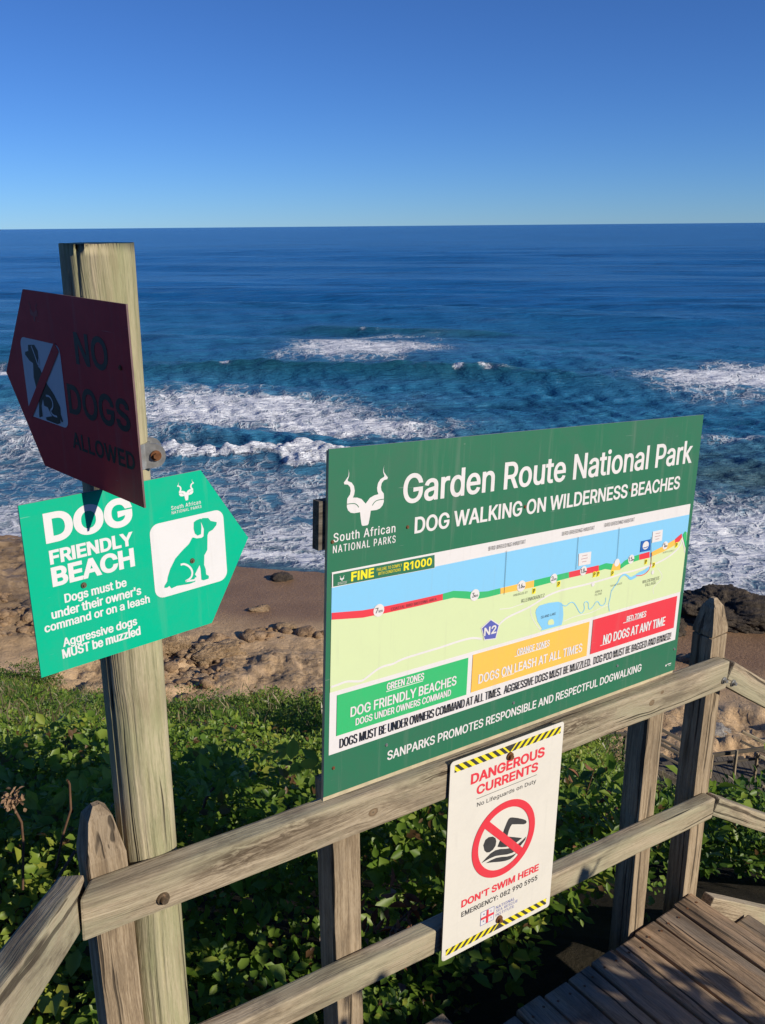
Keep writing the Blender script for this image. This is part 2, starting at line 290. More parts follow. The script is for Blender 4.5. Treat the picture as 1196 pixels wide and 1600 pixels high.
def bolt(name, loc, axis, r, h, mat, parent, segs=6, dome=True):
    bm = bmesh.new()
    bmesh.ops.create_cone(bm, cap_ends=True, segments=20, radius1=r * 1.45, radius2=r * 1.4, depth=h * .35, matrix=Matrix.Translation((0, 0, h * .175)))
    bmesh.ops.create_cone(bm, cap_ends=True, segments=segs, radius1=r, radius2=r * (.75 if dome else .95), depth=h, matrix=Matrix.Translation((0, 0, h * .5)))
    o = bm_link(name, bm, mat, parent)
    z = Vector(axis).normalized(); m = z.to_track_quat('Z', 'Y').to_matrix().to_4x4(); m.translation = Vector(loc)
    o.matrix_basis = m if parent is None else (parent.matrix_basis.inverted() @ m)
    return o
ART = {"big_text":[["Garden Route National Park",186.6,1193.2,67.8,130.6,[4.1,2.6]],["DOG WALKING ON WILDERNESS BEACHES",221.0,1151.5,163.1,199.0,[-0.6,-2.6]],["South African",13.9,169.3,170.1,188.5,[2.4,1.9]],["NATIONAL PARKS",13.0,170.7,195.5,211.1,[4.3,0.0]],["FINE",57.8,115.1,257.2,276.9,[2.8,0.6]],["FAILURE TO COMPLY",122.4,188.7,259.3,268.3,[2.0,2.2]],["WITH CONDITIONS",125.8,185.8,268.5,276.3,[1.5,0.6]],["R1000",193.8,271.5,258.6,276.6,[4.1,4.9]],["BIRD BREEDING HABITAT",441.6,560.8,259.5,268.8,[1.6,2.0]],["BIRD BREEDING HABITAT",688.3,807.3,258.2,267.7,[0.9,1.2]],["BIRD BREEDING HABITAT",846.7,966.0,256.9,266.6,[1.9,1.7]],["GREEN ZONES",158.8,263.8,526.0,542.6,[3.8,2.7]],["DOG FRIENDLY BEACHES",63.7,362.6,557.3,580.2,[1.9,-0.3]],["DOGS UNDER OWNERS COMMAND",77.6,347.4,587.3,603.4,[2.3,2.4]],["ORANGE ZONES",556.7,672.0,535.5,552.5,[2.2,2.3]],["DOGS ON LEASH AT ALL TIMES",432.6,799.6,572.4,596.2,[2.8,0.4]],["RED ZONES",974.4,1058.9,533.6,551.1,[3.1,1.4]],["NO DOGS AT ANY TIME",882.4,1151.0,568.5,595.0,[3.0,2.7]],["DOGS MUST BE UNDER OWNERS COMMAND AT ALL TIMES.  AGGRESSIVE DOGS MUST BE MUZZLED.  DOG POO MUST BE BAGGED AND BINNED!",38.3,1187.8,623.5,644.8,[-4.2,-4.2]],["SANPARKS PROMOTES RESPONSIBLE AND RESPECTFUL DOGWALKING",168.4,1065.6,692.4,714.8,[-3.0,-1.1]],["KLEINKRANTZ",561.3,640.6,408.1,417.2,[2.7,2.4]],["ISLAND LAKE",634.1,686.9,465.5,472.2,[3.2,2.8]],["WILDERNESS",1027.8,1101.4,441.1,449.8,[1.6,1.8]],["VILLAGE",1040.9,1088.6,452.3,460.7,[-0.2,0.4]],["COASTAL BIRD BREEDING AREA",163.9,290.0,354.0,360.5,[1.4,1.2]],["HIBISCUS ST",532.4,580.1,390.6,395.9,[1.7,1.8]],["TOUW RIVER",891.7,938.8,430.6,435.5,[0.6,0.6]],["EBB &",833.5,859.6,436.2,441.5,[2.3,2.4]],["FLOW",833.3,859.3,444.2,449.7,[1.4,1.0]],["NORTH STREET",1106.7,1157.2,372.2,376.7,[-0.9,-0.8]],["N2",441.2,480.7,456.6,477.1,[3.0,3.2]]],
"big_poly":{"white":[[10.7,250.8],[1212.2,246.8],[1211.2,651.5],[13.0,658.0]],
"sea_top":[[11.4,281.1],[1216.3,280.5]],
"fine_out":[[11.0,251.7],[280.2,251.6],[282.0,284.9],[11.4,281.6]],
"fine_in":[[13.9,254.3],[278.8,254.1],[280.5,283.9],[14.3,280.6]],
"land_bot":[[13.7,510.0],[1192.5,499.3]],
"box_green":[[29.7,522.0],[396.5,520.3],[397.5,612.8],[29.2,616.1]],
"box_orange":[[410.3,517.9],[820.5,517.5],[821.3,612.7],[412.8,613.2]],
"box_red":[[833.8,516.4],[1195.0,515.3],[1198.9,612.5],[836.9,612.3]],
"road1":[[13.6,498.6],[32.7,497.6],[49.9,495.4],[67.4,499.0],[89.7,505.3],[107.4,498.7],[134.2,486.2],[152.4,483.9],[175.7,485.4],[194.3,479.7],[247.1,477.7],[306.8,476.8],[357.9,473.5],[400.2,473.4],[416.5,476.9],[436.0,483.2]],
"road2":[[486.9,462.6],[497.4,453.9],[519.3,444.4],[547.7,441.3],[531.5,445.9],[588.8,435.2],[641.1,418.5],[671.1,412.8],[708.3,410.5],[766.0,411.6],[818.7,411.6],[900.1,409.1],[934.6,405.4],[977.8,406.8],[1051.0,404.2],[1088.2,400.3],[1125.4,393.3],[1162.3,380.5],[1187.1,364.2],[1190.0,349.6]],
"road3":[[1190.0,349.6],[1202.4,368.9],[1209.6,390.1]],
"lane1":[[488.9,420.0],[523.2,424.4],[545.9,422.3],[569.1,421.0]],
"lane2":[[595.1,438.6],[596.7,454.4],[614.2,480.2],[634.7,502.4]],
"lane3":[[718.3,496.8],[769.3,490.8],[816.2,495.3],[862.7,487.8],[896.9,484.7]],
"lane4":[[1084.3,490.0],[1076.9,468.7],[1113.0,455.0],[1116.7,440.7],[1090.9,416.5]],
"lane5":[[958.3,515.9],[963.9,524.4],[964.1,530.8]],
"lake":[[613.3,453.2],[614.8,444.6],[624.8,436.8],[658.3,435.9],[692.7,439.3],[706.0,444.9],[712.6,459.0],[716.1,477.9],[715.8,491.7],[712.9,504.9],[636.8,504.7],[641.2,500.2],[623.0,477.5]],
"island":[[660.0,491.8],[661.5,483.0],[669.9,480.6],[678.9,483.4],[683.6,492.1],[682.3,497.3],[664.7,495.5]],
"river1":[[706.3,447.7],[713.3,453.6],[726.4,457.0],[735.2,450.4],[746.1,449.7],[755.2,455.6],[766.6,469.3],[778.5,485.6],[788.7,488.5],[797.3,477.5],[790.7,462.3],[799.4,457.9],[810.1,463.6],[810.6,477.8],[818.2,484.9],[830.6,476.9],[839.4,466.3],[849.9,468.7],[856.1,479.4],[869.0,483.3],[878.4,476.4],[878.5,462.2]],
"river2":[[898.3,504.2],[891.2,483.6],[895.9,467.8],[897.8,451.4],[899.6,444.6]],
"river3":[[900.0,447.0],[910.9,435.6],[922.5,428.1],[929.0,414.9],[945.9,409.2],[958.9,415.2],[973.7,427.3],[991.4,424.5],[1008.8,418.7],[1034.4,417.1],[1051.6,407.7]],
"redroad":[[996.2,422.4],[1024.8,426.2],[1046.1,420.0],[1056.2,408.4],[1057.1,386.6],[1053.7,366.6]],
"n2":[[461.8,441.5],[488.4,459.8],[480.3,490.6],[446.1,486.3],[435.0,456.5]],
"n2o":[[461.6,438.9],[491.7,459.2],[482.7,493.3],[444.1,488.8],[431.6,454.6]],
"circ_r":[[13.550000000000004,12.300000000000011],[13.800000000000011,12.650000000000006]],
"dot612":[[910.0,371.6],[821.1,415.3],[1069.5,424.9]],
"blueflag":[[1004.1,326.8],[1045.5,326.6],[1047.9,358.7],[1004.2,357.7]],
"blueflag_c":[[1025.0,341.3]],
"holes":[[201.6,181.9],[11.6,187.2],[551.9,179.3],[937.5,180.4],[23.9,687.6],[164.9,675.8],[559.5,678.8],[956.3,673.8],[1213.2,681.9]],
"hole_dot":[[1185.6,733.5],[1197.6,732.1],[1218.6,734.3]],
"kudu_R":[[135.3,43.2],[133.7,50.3],[134.7,57.6],[140.5,64.5],[145.1,69.5],[143.7,73.0],[135.2,74.4],[129.9,79.8],[128.1,87.8],[129.7,95.3],[135.8,102.3],[136.5,108.8],[136.6,119.9],[133.7,126.9],[127.2,132.6],[118.4,134.7],[104.0,134.4],[102.2,147.0],[99.3,161.4],[96.5,164.0],[91.2,164.0]],
"kudu_Rin":[[135.3,43.2],[132.7,51.1],[133.1,58.4],[136.3,65.0],[135.0,67.6],[126.3,71.3],[120.5,78.9],[118.4,88.6],[119.5,96.0],[122.4,102.2],[111.8,103.4],[101.0,107.6],[94.6,114.2],[91.7,118.4]],
"kudu_axis":[[91.7,118.4],[91.2,164.0]],
"kudu_line":[[136.2,113.9],[125.5,114.0],[117.1,114.9],[111.2,118.8],[107.6,123.9]]},
"bands":[["red",[[12.3,335.9],[89.8,345.5],[156.7,348.1],[231.3,348.6],[308.4,348.9]],[[12.5,350.7],[90.3,361.8],[157.3,363.6],[232.0,364.4],[309.3,363.9]]],["green",[[308.4,348.9],[339.6,347.6],[376.1,355.0],[405.5,362.3],[446.1,367.6],[485.6,367.1]],[[309.3,363.9],[340.6,364.0],[377.3,372.8],[406.8,380.4],[447.3,382.4],[486.8,381.7]]],["orange",[[487.3,367.4],[599.8,367.1]],[[488.6,381.8],[600.3,384.6]]],["green",[[599.8,367.1],[724.0,366.9]],[[600.3,384.6],[725.9,382.5]]],["red",[[724.0,366.9],[837.6,367.1]],[[725.9,382.5],[839.9,383.9]]],["green",[[837.7,369.0],[866.4,366.1],[894.9,373.0]],[[839.6,382.7],[865.2,381.8],[890.2,388.6]]],["orange",[[894.8,372.0],[924.4,374.4]],[[889.1,390.3],[927.4,394.7]]],["green",[[925.4,381.1],[943.7,371.3],[971.4,365.6],[1001.5,363.5]],[[929.1,391.7],[949.3,385.0],[973.8,381.2],[1004.0,379.3]]],["red",[[1001.5,363.5],[1046.3,362.1]],[[1004.0,379.3],[1049.2,379.5]]],["orange",[[1055.7,365.0],[1103.4,355.5],[1155.5,343.3]],[[1060.0,377.3],[1106.2,371.6],[1158.7,360.6]]],["red",[[1155.5,343.3],[1173.7,334.9],[1184.8,330.5]],[[1158.3,358.5],[1179.2,351.6],[1188.5,342.0]]],["green",[[1190.4,334.8],[1199.9,326.1],[1207.8,329.7]],[[1208.2,369.8],[1211.9,376.4],[1212.7,367.9]]]],
"circles":[["7km",131.2,353.5,30],["3km",406.0,369.5,25],["1.6",556.6,374.4,25],["2km",669.4,374.6,22],["1.8",778.7,372.7,21],["1.5",968.7,371.4,21],["1km",1113.2,354.4,17]],
"parking":[[601.4,394.9],[688.7,392.6],[822.5,390.0],[837.3,390.6],[895.1,398.9],[1033.6,389.2],[1069.8,404.3],[1165.1,361.0]],
"leads":[[[499.0,277.5],[499.9,384.8]],[[747.9,278.7],[749.1,364.1]],[[906.2,275.7],[908.5,360.6]],[[1046.0,321.1],[1057.8,400.3]]],
"notices":[[[755.3,323.8],[802.7,325.2],[803.2,358.3],[757.6,356.8]],[[1050.8,306.4],[1094.6,306.7],[1095.7,338.4],[1051.8,338.2]]],
"small_text":[["DANGEROUS",64.0,302.0,51.0,78.3,[4.8,5.0]],["CURRENTS",83.6,282.6,86.9,112.2,[4.0,2.1]],["No Lifeguards on Duty",87.2,279.5,133.5,144.5,[2.8,1.9]],["DON'T SWIM HERE",54.2,312.2,389.1,409.5,[-0.0,-1.7]],["EMERGENCY: 082 990 5955",56.0,310.4,422.5,436.8,[1.0,-0.1]],["NATIONAL",170.1,233.6,455.6,464.3,[4.8,4.9]],["SEA RESCUE",170.9,244.4,467.2,474.7,[5.0,4.6]],["INSTITUTE",170.8,232.6,478.5,486.3,[3.4,3.6]]],
"small_poly":{"top_band":[[12.5,11.1],[353.3,10.6],[352.4,30.3],[13.6,29.3]],
"bot_band":[[11.7,509.5],[350.7,509.0],[348.6,524.1],[12.8,529.6]],
"rule":[[84.2,122.6],[280.7,122.5]],
"apex":[[184.1,28.4],[185.0,514.6]],
"bolts":[[183.5,40.3],[182.7,498.1]],
"circle":[[77.3,270.1],[219.4,166.5],[287.8,252.3],[144.0,364.2],[180.5,264.4]],
"bar":[[130.3,200.5],[252.3,321.4],[237.5,334.9],[116.0,215.0]],
"arm":[[162.1,281.7],[165.8,272.8],[173.5,258.9],[180.8,239.2],[188.4,223.4],[193.4,215.8],[198.7,213.7],[205.5,215.4],[224.0,223.8],[242.8,233.9],[252.4,240.3],[257.1,246.7],[254.4,250.5],[246.4,250.0],[225.5,242.1],[206.0,235.4],[200.9,241.0],[197.0,249.0],[193.6,262.4],[195.0,265.2],[219.2,276.3],[244.6,288.4],[227.4,293.6],[211.8,296.2],[189.3,292.8],[175.7,288.3]],
"head":[[114.7,258.8],[120.7,246.2],[131.1,242.8],[144.3,246.0],[153.5,254.1],[156.9,263.8],[155.1,276.2],[147.0,284.3],[136.4,286.7],[127.6,284.2],[119.5,275.4]],
"wave1":[[112.0,307.5],[126.4,298.7],[141.0,291.3],[156.1,288.8],[171.6,291.6],[194.2,299.3],[212.4,303.1],[230.2,301.4],[245.7,295.8],[258.8,289.3],[256.1,297.9],[244.3,306.8],[229.2,316.3],[213.6,318.8],[195.6,316.5],[177.4,310.9],[157.3,305.6],[137.7,305.0]],
"wave2":[[126.4,313.3],[142.5,311.6],[159.9,311.9],[177.8,316.1],[196.0,322.4],[214.2,325.7],[229.9,325.2],[219.1,331.5],[208.1,334.8],[192.4,333.3],[174.3,328.6],[151.8,321.0]],
"flag":[[119.7,449.5],[163.7,457.1],[163.7,493.4],[119.6,486.8]],
"notch":[[365.0,-1.5],[364.7,386.6]]},
"green_text":[["DOG",34.8,182.5,20.3,69.5,[7.4,5.1]],["FRIENDLY",37.1,178.6,81.5,104.9,[2.7,4.1]],["BEACH",36.6,178.5,109.8,142.5,[2.8,3.1]],["Dogs must be",52.6,160.2,159.0,174.1,[4.0,4.9]],["under their owner's",28.6,184.9,179.9,195.5,[4.2,5.5]],["command or on a leash",14.7,199.1,200.1,214.7,[-1.0,3.0]],["Aggressive dogs",41.1,171.9,233.1,248.1,[3.5,4.5]],["MUST be muzzled",37.8,176.5,251.7,267.9,[1.3,2.5]],["South African",254.5,312.4,53.0,59.9,[0.7,2.0]],["NATIONAL PARKS",254.6,313.1,62.3,67.5,[2.2,2.4]]],
"green_poly":{"icon":[[212.2,77.1],[356.1,78.5],[355.9,214.5],[208.1,210.7]],
"dog":[[308.6,88.2],[313.9,86.6],[324.6,88.8],[329.4,95.3],[341.5,100.2],[340.3,105.5],[331.9,112.7],[323.8,114.9],[320.8,120.2],[319.4,135.7],[318.2,147.4],[311.5,155.8],[309.5,173.4],[312.0,182.2],[312.2,192.5],[317.7,196.8],[316.5,201.8],[306.2,202.3],[302.0,199.9],[302.0,179.6],[300.8,171.2],[289.8,186.5],[292.5,191.3],[288.8,200.4],[277.9,201.5],[252.5,198.6],[241.9,200.4],[238.2,194.6],[233.9,196.6],[228.6,195.9],[228.9,192.0],[234.8,185.7],[236.6,178.3],[242.8,164.2],[254.4,147.6],[270.0,135.8],[283.3,127.3],[289.4,118.9],[291.2,117.4],[298.7,121.0],[308.5,122.1],[313.0,120.4],[314.7,107.0]],
"ear":[[295.7,90.5],[301.0,87.8],[309.6,86.5],[309.9,102.0],[308.1,115.3],[301.1,116.5],[296.3,111.5],[294.4,102.6]],
"leg":[[263.0,161.5],[270.1,161.4],[280.2,169.1],[285.1,179.2],[283.1,188.8],[276.3,193.0],[268.9,194.2],[278.3,195.6],[289.0,197.2],[290.6,192.8]],
"kudu":[[298.7,12.0],[281.4,50.4]],
"screws":[[86.6,152.6],[286.5,160.0]],
"scr2":[[302.9,252.1]]},
"red_text":[["NO",-168.1,-66.4,54.1,104.1,[-3.0,-6.4]],["DOGS",-210.5,-18.1,140.3,189.4,[-0.9,-6.0]],["ALLOWED",-211.2,-15.2,220.1,247.9,[-7.7,-3.6]]],
"red_poly":{"icon":[[-359.5,79.7],[-214.7,81.8],[-225.2,225.6],[-369.5,211.7]],
"dog":[[-334.9,91.8],[-310.8,89.3],[-300.4,98.3],[-302.0,118.9],[-306.6,125.4],[-300.7,127.6],[-292.8,138.4],[-280.3,151.6],[-258.8,166.3],[-241.6,184.5],[-242.9,196.8],[-237.0,207.9],[-242.0,210.3],[-246.9,205.0],[-247.0,212.7],[-259.5,216.4],[-298.5,215.5],[-300.6,211.2],[-275.9,205.4],[-288.5,192.1],[-301.5,191.1],[-302.6,179.0],[-312.0,192.8],[-312.1,211.6],[-325.4,215.4],[-325.3,210.7],[-318.7,181.5],[-323.5,163.8],[-328.3,146.2],[-324.1,121.6],[-336.6,118.7],[-350.8,109.9],[-349.3,105.2],[-336.9,102.4]],
"bar":[[-234.4,81.1],[-222.8,89.6],[-354.6,220.4],[-368.4,208.3]],
"kudu":[[-295.8,30.0]],
"screw":[[-31.3,93.3]]}}
# letter outlines (advance, contours) in thousandths of an em
GLYPHS = {
 ' ': [188,[]],
 '!': [196,[[67,160,63,509,132,509,128,160],[98,-4,86,-3,75,1,66,9,58,18,54,29,52,41,54,53,58,64,66,73,75,80,86,85,98,86,110,85,121,80,130,73,138,64,142,53,143,41,142,29,138,18,130,9,121,1,110,-3]]],
 '&': [448,[[197,-7,165,-5,136,1,110,12,88,26,69,42,54,62,43,84,36,108,34,133,36,154,40,173,47,189,58,205,70,220,85,235,140,279,216,335,237,352,255,375,262,405,260,420,255,434,245,445,233,454,219,459,201,461,168,453,145,431,141,421,138,411,137,399,145,363,169,327,204,284,438,0,364,0,171,231,121,293,87,344,81,361,77,379,75,398,77,420,82,440,91,458,102,474,117,488,134,499,154,507,176,512,200,513,224,512,246,507,266,499,283,488,297,475,308,459,317,442,322,424,324,404,315,362,291,325,256,293,154,217,135,202,121,188,110,174,103,161,98,146,97,131,98,115,102,101,109,87,118,76,130,66,143,57,158,51,175,48,193,46,213,48,232,52,251,59,269,69,286,81,301,95,315,112,327,131,336,151,343,174,348,198,349,224,408,224,406,194,403,167,397,144,371,92,345,62,333,47,315,30,294,17,271,7,246,-1,221,-5]]],
 "'": [206,[[78,318,70,509,136,509,128,318]]],
 '.': [188,[[95,-4,83,-3,73,1,63,9,55,18,51,29,50,41,51,53,55,64,63,73,73,81,83,85,95,87,107,85,118,81,128,73,135,64,140,53,141,41,140,29,135,18,128,9,118,1,107,-3]]],
 '0': [453,[[227,-7,191,-3,158,7,130,24,105,48,85,77,69,113,60,144,53,178,49,214,48,254,49,294,53,330,60,364,69,395,85,431,106,461,130,484,159,502,191,512,227,516,262,512,295,502,323,484,348,461,368,431,384,395,393,364,400,330,404,294,405,254,404,214,400,178,393,144,384,113,368,77,348,48,323,24,295,7,263,-3],[227,50,250,52,271,60,290,74,306,92,320,116,330,144,338,176,342,213,344,254,342,295,338,332,330,365,320,393,306,416,290,435,271,449,250,457,227,460,203,457,182,449,163,435,147,416,134,393,123,365,115,332,111,295,109,254,111,213,115,176,123,144,134,116,147,92,163,74,182,60,203,52]]],
 '1': [380,[[276,509,276,0,212,0,212,448,209,448,86,358,86,427,198,509]]],
 '2': [453,[[64,0,64,47,234,229,282,282,311,327,316,341,319,356,320,371,319,389,315,405,308,419,298,431,287,441,273,449,258,455,241,458,224,460,205,458,188,454,172,447,159,438,148,427,139,413,132,398,128,381,127,362,66,362,68,391,75,418,86,442,102,464,121,482,143,496,168,507,196,513,225,516,254,513,281,507,306,497,328,482,346,465,361,445,372,423,379,398,381,372,380,354,377,336,371,318,363,299,351,280,336,259,267,180,153,60,153,57,389,57,389,0]]],
 '3': [453,[[218,-7,188,-5,159,1,133,10,108,22,88,38,70,57,57,79,48,104,44,132,109,132,112,115,118,100,126,87,137,76,150,66,165,59,182,54,200,51,219,50,239,51,258,55,275,61,291,69,304,80,315,93,323,108,328,125,329,145,328,163,323,180,316,196,306,211,292,223,275,234,254,241,229,246,201,248,157,248,157,299,288,448,288,452,70,452,70,509,372,509,372,461,211,278,211,289,247,290,279,286,308,276,333,262,354,244,371,222,383,198,391,173,393,145,390,116,383,90,370,66,354,45,333,27,309,12,281,2,251,-5]]],
 '5': [453,[[221,-7,192,-5,165,1,140,11,118,25,99,41,83,60,71,82,63,105,60,130,122,130,125,115,130,102,138,89,148,78,160,68,173,60,188,54,204,51,221,50,241,51,259,56,276,64,291,75,304,89,314,104,322,122,326,141,328,162,326,183,321,203,314,221,303,237,290,251,275,262,257,270,238,275,218,277,167,268,152,262,139,255,128,246,67,253,96,509,366,509,366,452,151,452,134,301,136,301,148,311,162,318,178,325,194,330,212,333,229,334,252,332,274,328,294,321,313,311,330,299,345,285,358,269,370,251,379,231,386,210,390,187,391,163,388,132,381,102,369,76,352,52,332,32,309,15,282,3,253,-4]]],
 '6': [453,[[226,-7,196,-4,168,3,142,15,119,31,100,51,84,74,73,101,66,130,64,162,65,187,71,212,80,239,93,268,112,302,137,340,252,509,322,509,151,261,145,261,165,288,196,307,235,314,265,312,291,305,316,295,337,280,355,262,370,240,380,215,387,187,389,157,387,127,379,98,368,73,352,50,333,30,310,14,284,3,257,-4],[226,48,245,50,263,55,279,63,293,73,304,86,314,101,322,119,326,137,327,157,326,178,322,196,314,213,304,228,293,241,279,251,263,259,245,264,226,265,207,264,190,259,174,252,160,241,148,229,138,214,131,197,126,179,125,158,126,138,131,119,138,102,148,86,160,73,174,63,190,55,207,50]]],
 '7': [453,[[97,0,323,448,323,452,62,452,62,509,391,509,391,449,165,0]]],
 '8': [453,[[226,-7,193,-5,163,1,136,11,111,25,91,42,74,62,62,84,54,109,52,135,53,156,58,176,65,195,75,212,87,228,101,241,117,252,134,260,153,265,153,267,129,276,109,289,93,308,80,330,73,354,70,380,73,405,79,429,90,450,106,469,124,485,146,498,170,508,197,514,226,516,255,514,282,508,306,498,328,485,346,469,361,450,373,429,379,405,382,380,379,354,372,330,359,308,343,289,323,276,300,267,300,265,319,260,335,252,351,241,365,228,377,212,387,195,395,176,399,156,401,135,398,109,391,84,378,62,362,42,341,25,317,11,289,1,259,-5],[226,49,248,50,267,54,285,60,300,69,313,79,323,91,331,106,335,121,337,139,335,157,330,173,322,189,312,202,298,213,283,223,265,230,247,234,226,235,206,234,187,230,169,223,154,213,140,202,130,189,122,173,117,157,115,139,117,121,121,106,129,91,139,79,152,69,167,60,185,54,205,50],[226,290,244,291,260,294,274,300,287,308,298,318,307,330,314,344,318,359,319,376,318,392,314,407,308,420,299,432,288,442,275,449,260,455,244,459,226,460,208,459,192,455,177,449,164,442,153,432,145,420,138,407,134,392,133,376,134,359,138,344,145,330,154,318,165,308,178,300,193,294,209,291]]],
 '9': [453,[[226,516,256,513,285,506,310,494,333,478,352,458,368,434,380,408,387,378,389,347,387,322,382,296,373,270,359,240,340,207,315,168,200,0,130,0,301,248,307,248,287,221,257,202,218,195,188,197,161,203,137,214,116,229,98,247,83,269,72,294,66,321,64,352,66,382,73,411,85,436,101,459,120,479,143,494,168,506,196,513],[226,460,207,459,190,454,174,446,160,435,148,423,138,407,131,390,127,372,125,352,127,331,131,313,138,295,148,280,160,268,174,257,190,250,207,245,226,243,245,245,263,249,279,257,293,267,305,280,314,295,322,312,326,330,327,350,326,371,322,390,314,407,305,422,293,435,279,446,263,454,245,459]]],
 ':': [188,[[95,-4,83,-3,73,1,63,9,55,18,51,29,50,41,51,53,55,64,63,73,73,81,83,85,95,87,107,85,118,81,128,73,135,64,140,53,141,41,140,29,135,18,128,9,118,1,107,-3],[95,271,83,272,73,277,63,284,55,294,51,304,50,316,51,328,55,339,63,349,73,356,83,360,95,362,107,360,118,356,128,349,135,339,140,328,141,316,140,304,135,294,128,284,118,277,107,272]]],
 'A': [480,[[16,0,201,509,276,509,463,0,395,0,287,302,264,372,232,478,245,478,213,371,191,302,85,0],[110,142,110,199,370,199,370,142]]],
 'B': [456,[[60,0,60,509,241,509,274,507,304,501,329,491,350,477,367,461,381,442,390,421,396,398,398,374,397,353,393,336,387,320,378,307,368,295,356,286,315,267,315,262,331,260,347,254,363,245,378,234,391,220,402,203,411,184,416,161,418,136,416,111,410,88,400,67,386,48,368,31,344,18,317,8,284,2,247,0],[125,57,245,57,281,60,309,67,330,80,344,96,353,115,355,137,354,153,350,169,342,184,333,197,320,209,306,218,289,225,269,229,248,231,125,231],[125,285,238,285,256,287,273,290,288,296,302,304,314,314,323,326,330,340,335,355,336,372,333,393,326,412,313,429,294,442,270,449,240,452,125,452]]],
 'C': [510,[[267,-7,235,-5,205,1,177,11,150,25,126,42,104,63,86,88,70,115,57,146,48,179,42,215,40,254,42,293,48,329,57,362,70,393,86,421,104,445,126,466,150,484,177,498,205,508,235,514,267,516,293,514,317,511,340,504,362,496,383,485,402,471,419,456,435,438,448,418,459,397,467,373,473,348,408,348,404,365,397,380,389,395,357,428,315,449,267,456,237,453,209,445,184,432,161,414,141,391,125,364,113,332,106,295,103,254,106,213,113,177,125,145,141,117,161,94,184,76,210,63,237,56,267,53,315,60,357,81,389,114,408,160,473,160,467,135,459,112,448,91,435,71,420,53,402,38,383,24,363,13,341,5,317,-2,293,-6]]],
 'D': [502,[[219,0,96,0,96,57,215,57,254,60,288,68,318,81,343,99,363,122,379,149,390,181,397,216,399,255,397,294,390,329,379,361,364,388,344,410,320,428,291,441,258,449,221,452,93,452,93,509,225,509,261,507,294,501,325,492,353,478,385,455,412,426,433,391,446,361,455,329,460,293,462,255,460,217,455,181,446,149,433,119,417,92,398,68,376,48,351,31,322,17,291,8,256,2],[125,509,125,0,60,0,60,509]]],
 'E': [419,[[60,0,60,509,372,509,372,452,125,452,125,286,355,286,355,229,125,229,125,57,375,57,375,0]]],
 'F': [410,[[60,0,60,509,369,509,369,452,125,452,125,278,346,278,346,221,125,221,125,0]]],
 'G': [520,[[269,-7,236,-5,205,1,176,11,149,25,125,43,104,64,85,88,69,116,57,146,47,179,42,215,40,254,42,293,47,329,57,362,69,393,85,421,103,445,125,466,149,484,175,498,203,508,233,514,265,516,291,514,316,510,340,504,363,494,384,483,403,469,421,453,436,436,449,416,460,395,468,373,474,349,408,349,387,393,356,427,315,448,265,456,236,453,209,445,183,432,160,414,141,392,125,364,113,332,106,295,103,254,106,213,113,177,125,145,141,117,161,95,184,76,210,63,238,56,269,53,296,55,322,61,345,71,365,85,382,102,396,123,407,147,413,173,415,202,434,199,283,199,283,256,478,256,478,200,475,160,466,124,451,91,431,62,406,38,377,19,344,5,308,-4]]],
 'H': [517,[[60,0,60,509,125,509,125,289,392,289,392,509,457,509,457,0,392,0,392,232,125,232,125,0]]],
 'I': [190,[[62,0,62,509,128,509,128,0]]],
 'K': [467,[[104,145,104,216,139,261,174,303,212,344,364,509,448,509,231,276,228,276],[60,0,60,509,125,509,125,334,124,225,125,193,125,0],[372,0,188,259,228,309,449,0]]],
 'L': [393,[[60,0,60,509,125,509,125,57,361,57,361,0]]],
 'M': [628,[[60,0,60,509,152,509,277,187,287,159,299,123,311,84,322,49,307,49,318,83,330,121,342,158,352,187,476,509,568,509,568,0,504,0,504,291,504,327,505,369,506,413,507,457,513,457,498,409,482,363,467,322,456,291,342,0,286,0,170,291,159,321,145,361,129,408,112,457,119,457,120,416,121,372,122,328,122,291,122,0]]],
 'N': [523,[[60,0,60,509,136,509,343,183,363,151,388,107,414,55,405,54,401,108,399,157,399,195,399,509,463,509,463,0,387,0,202,290,177,331,148,381,108,452,119,454,122,384,124,328,125,291,125,0]]],
 'O': [533,[[267,-7,235,-5,205,1,177,11,150,25,126,42,105,63,86,88,70,115,57,146,48,179,42,215,40,254,42,293,48,329,57,362,70,393,86,421,105,445,126,466,150,484,177,498,205,508,235,514,267,516,299,514,329,508,357,498,384,484,408,466,429,445,448,421,464,393,477,362,486,329,491,293,493,254,491,215,486,179,477,146,464,115,448,88,429,63,408,42,384,25,357,11,329,1,299,-5],[267,53,296,55,324,63,349,76,372,94,392,116,408,144,420,176,428,213,430,254,428,295,420,332,408,365,392,392,372,415,349,433,324,446,296,453,267,456,237,453,210,445,184,433,161,415,142,392,125,364,113,332,106,295,103,254,106,213,113,176,125,144,142,117,161,94,184,76,210,63,237,55]]],
 'P': [445,[[60,0,60,509,235,509,272,506,305,499,332,487,356,471,375,452,390,430,400,404,407,377,409,348,407,318,400,291,390,265,375,243,356,223,332,207,305,195,272,188,235,186,109,186,109,242,233,242,257,244,279,248,297,256,312,266,324,279,333,294,339,310,343,328,344,348,343,367,339,385,333,402,324,416,312,428,297,439,279,446,257,451,232,452,125,452,125,0]]],
 'R': [449,[[60,0,60,509,236,509,273,506,305,500,333,489,356,473,376,455,390,433,401,408,407,381,409,352,407,323,401,296,390,271,376,250,356,232,333,217,305,206,273,200,236,198,96,198,96,255,234,255,258,256,280,260,298,267,313,276,325,287,334,300,340,316,344,333,345,352,344,371,340,389,334,405,325,419,313,430,298,440,279,446,258,451,233,452,125,452,125,0],[353,0,230,229,303,229,428,0]]],
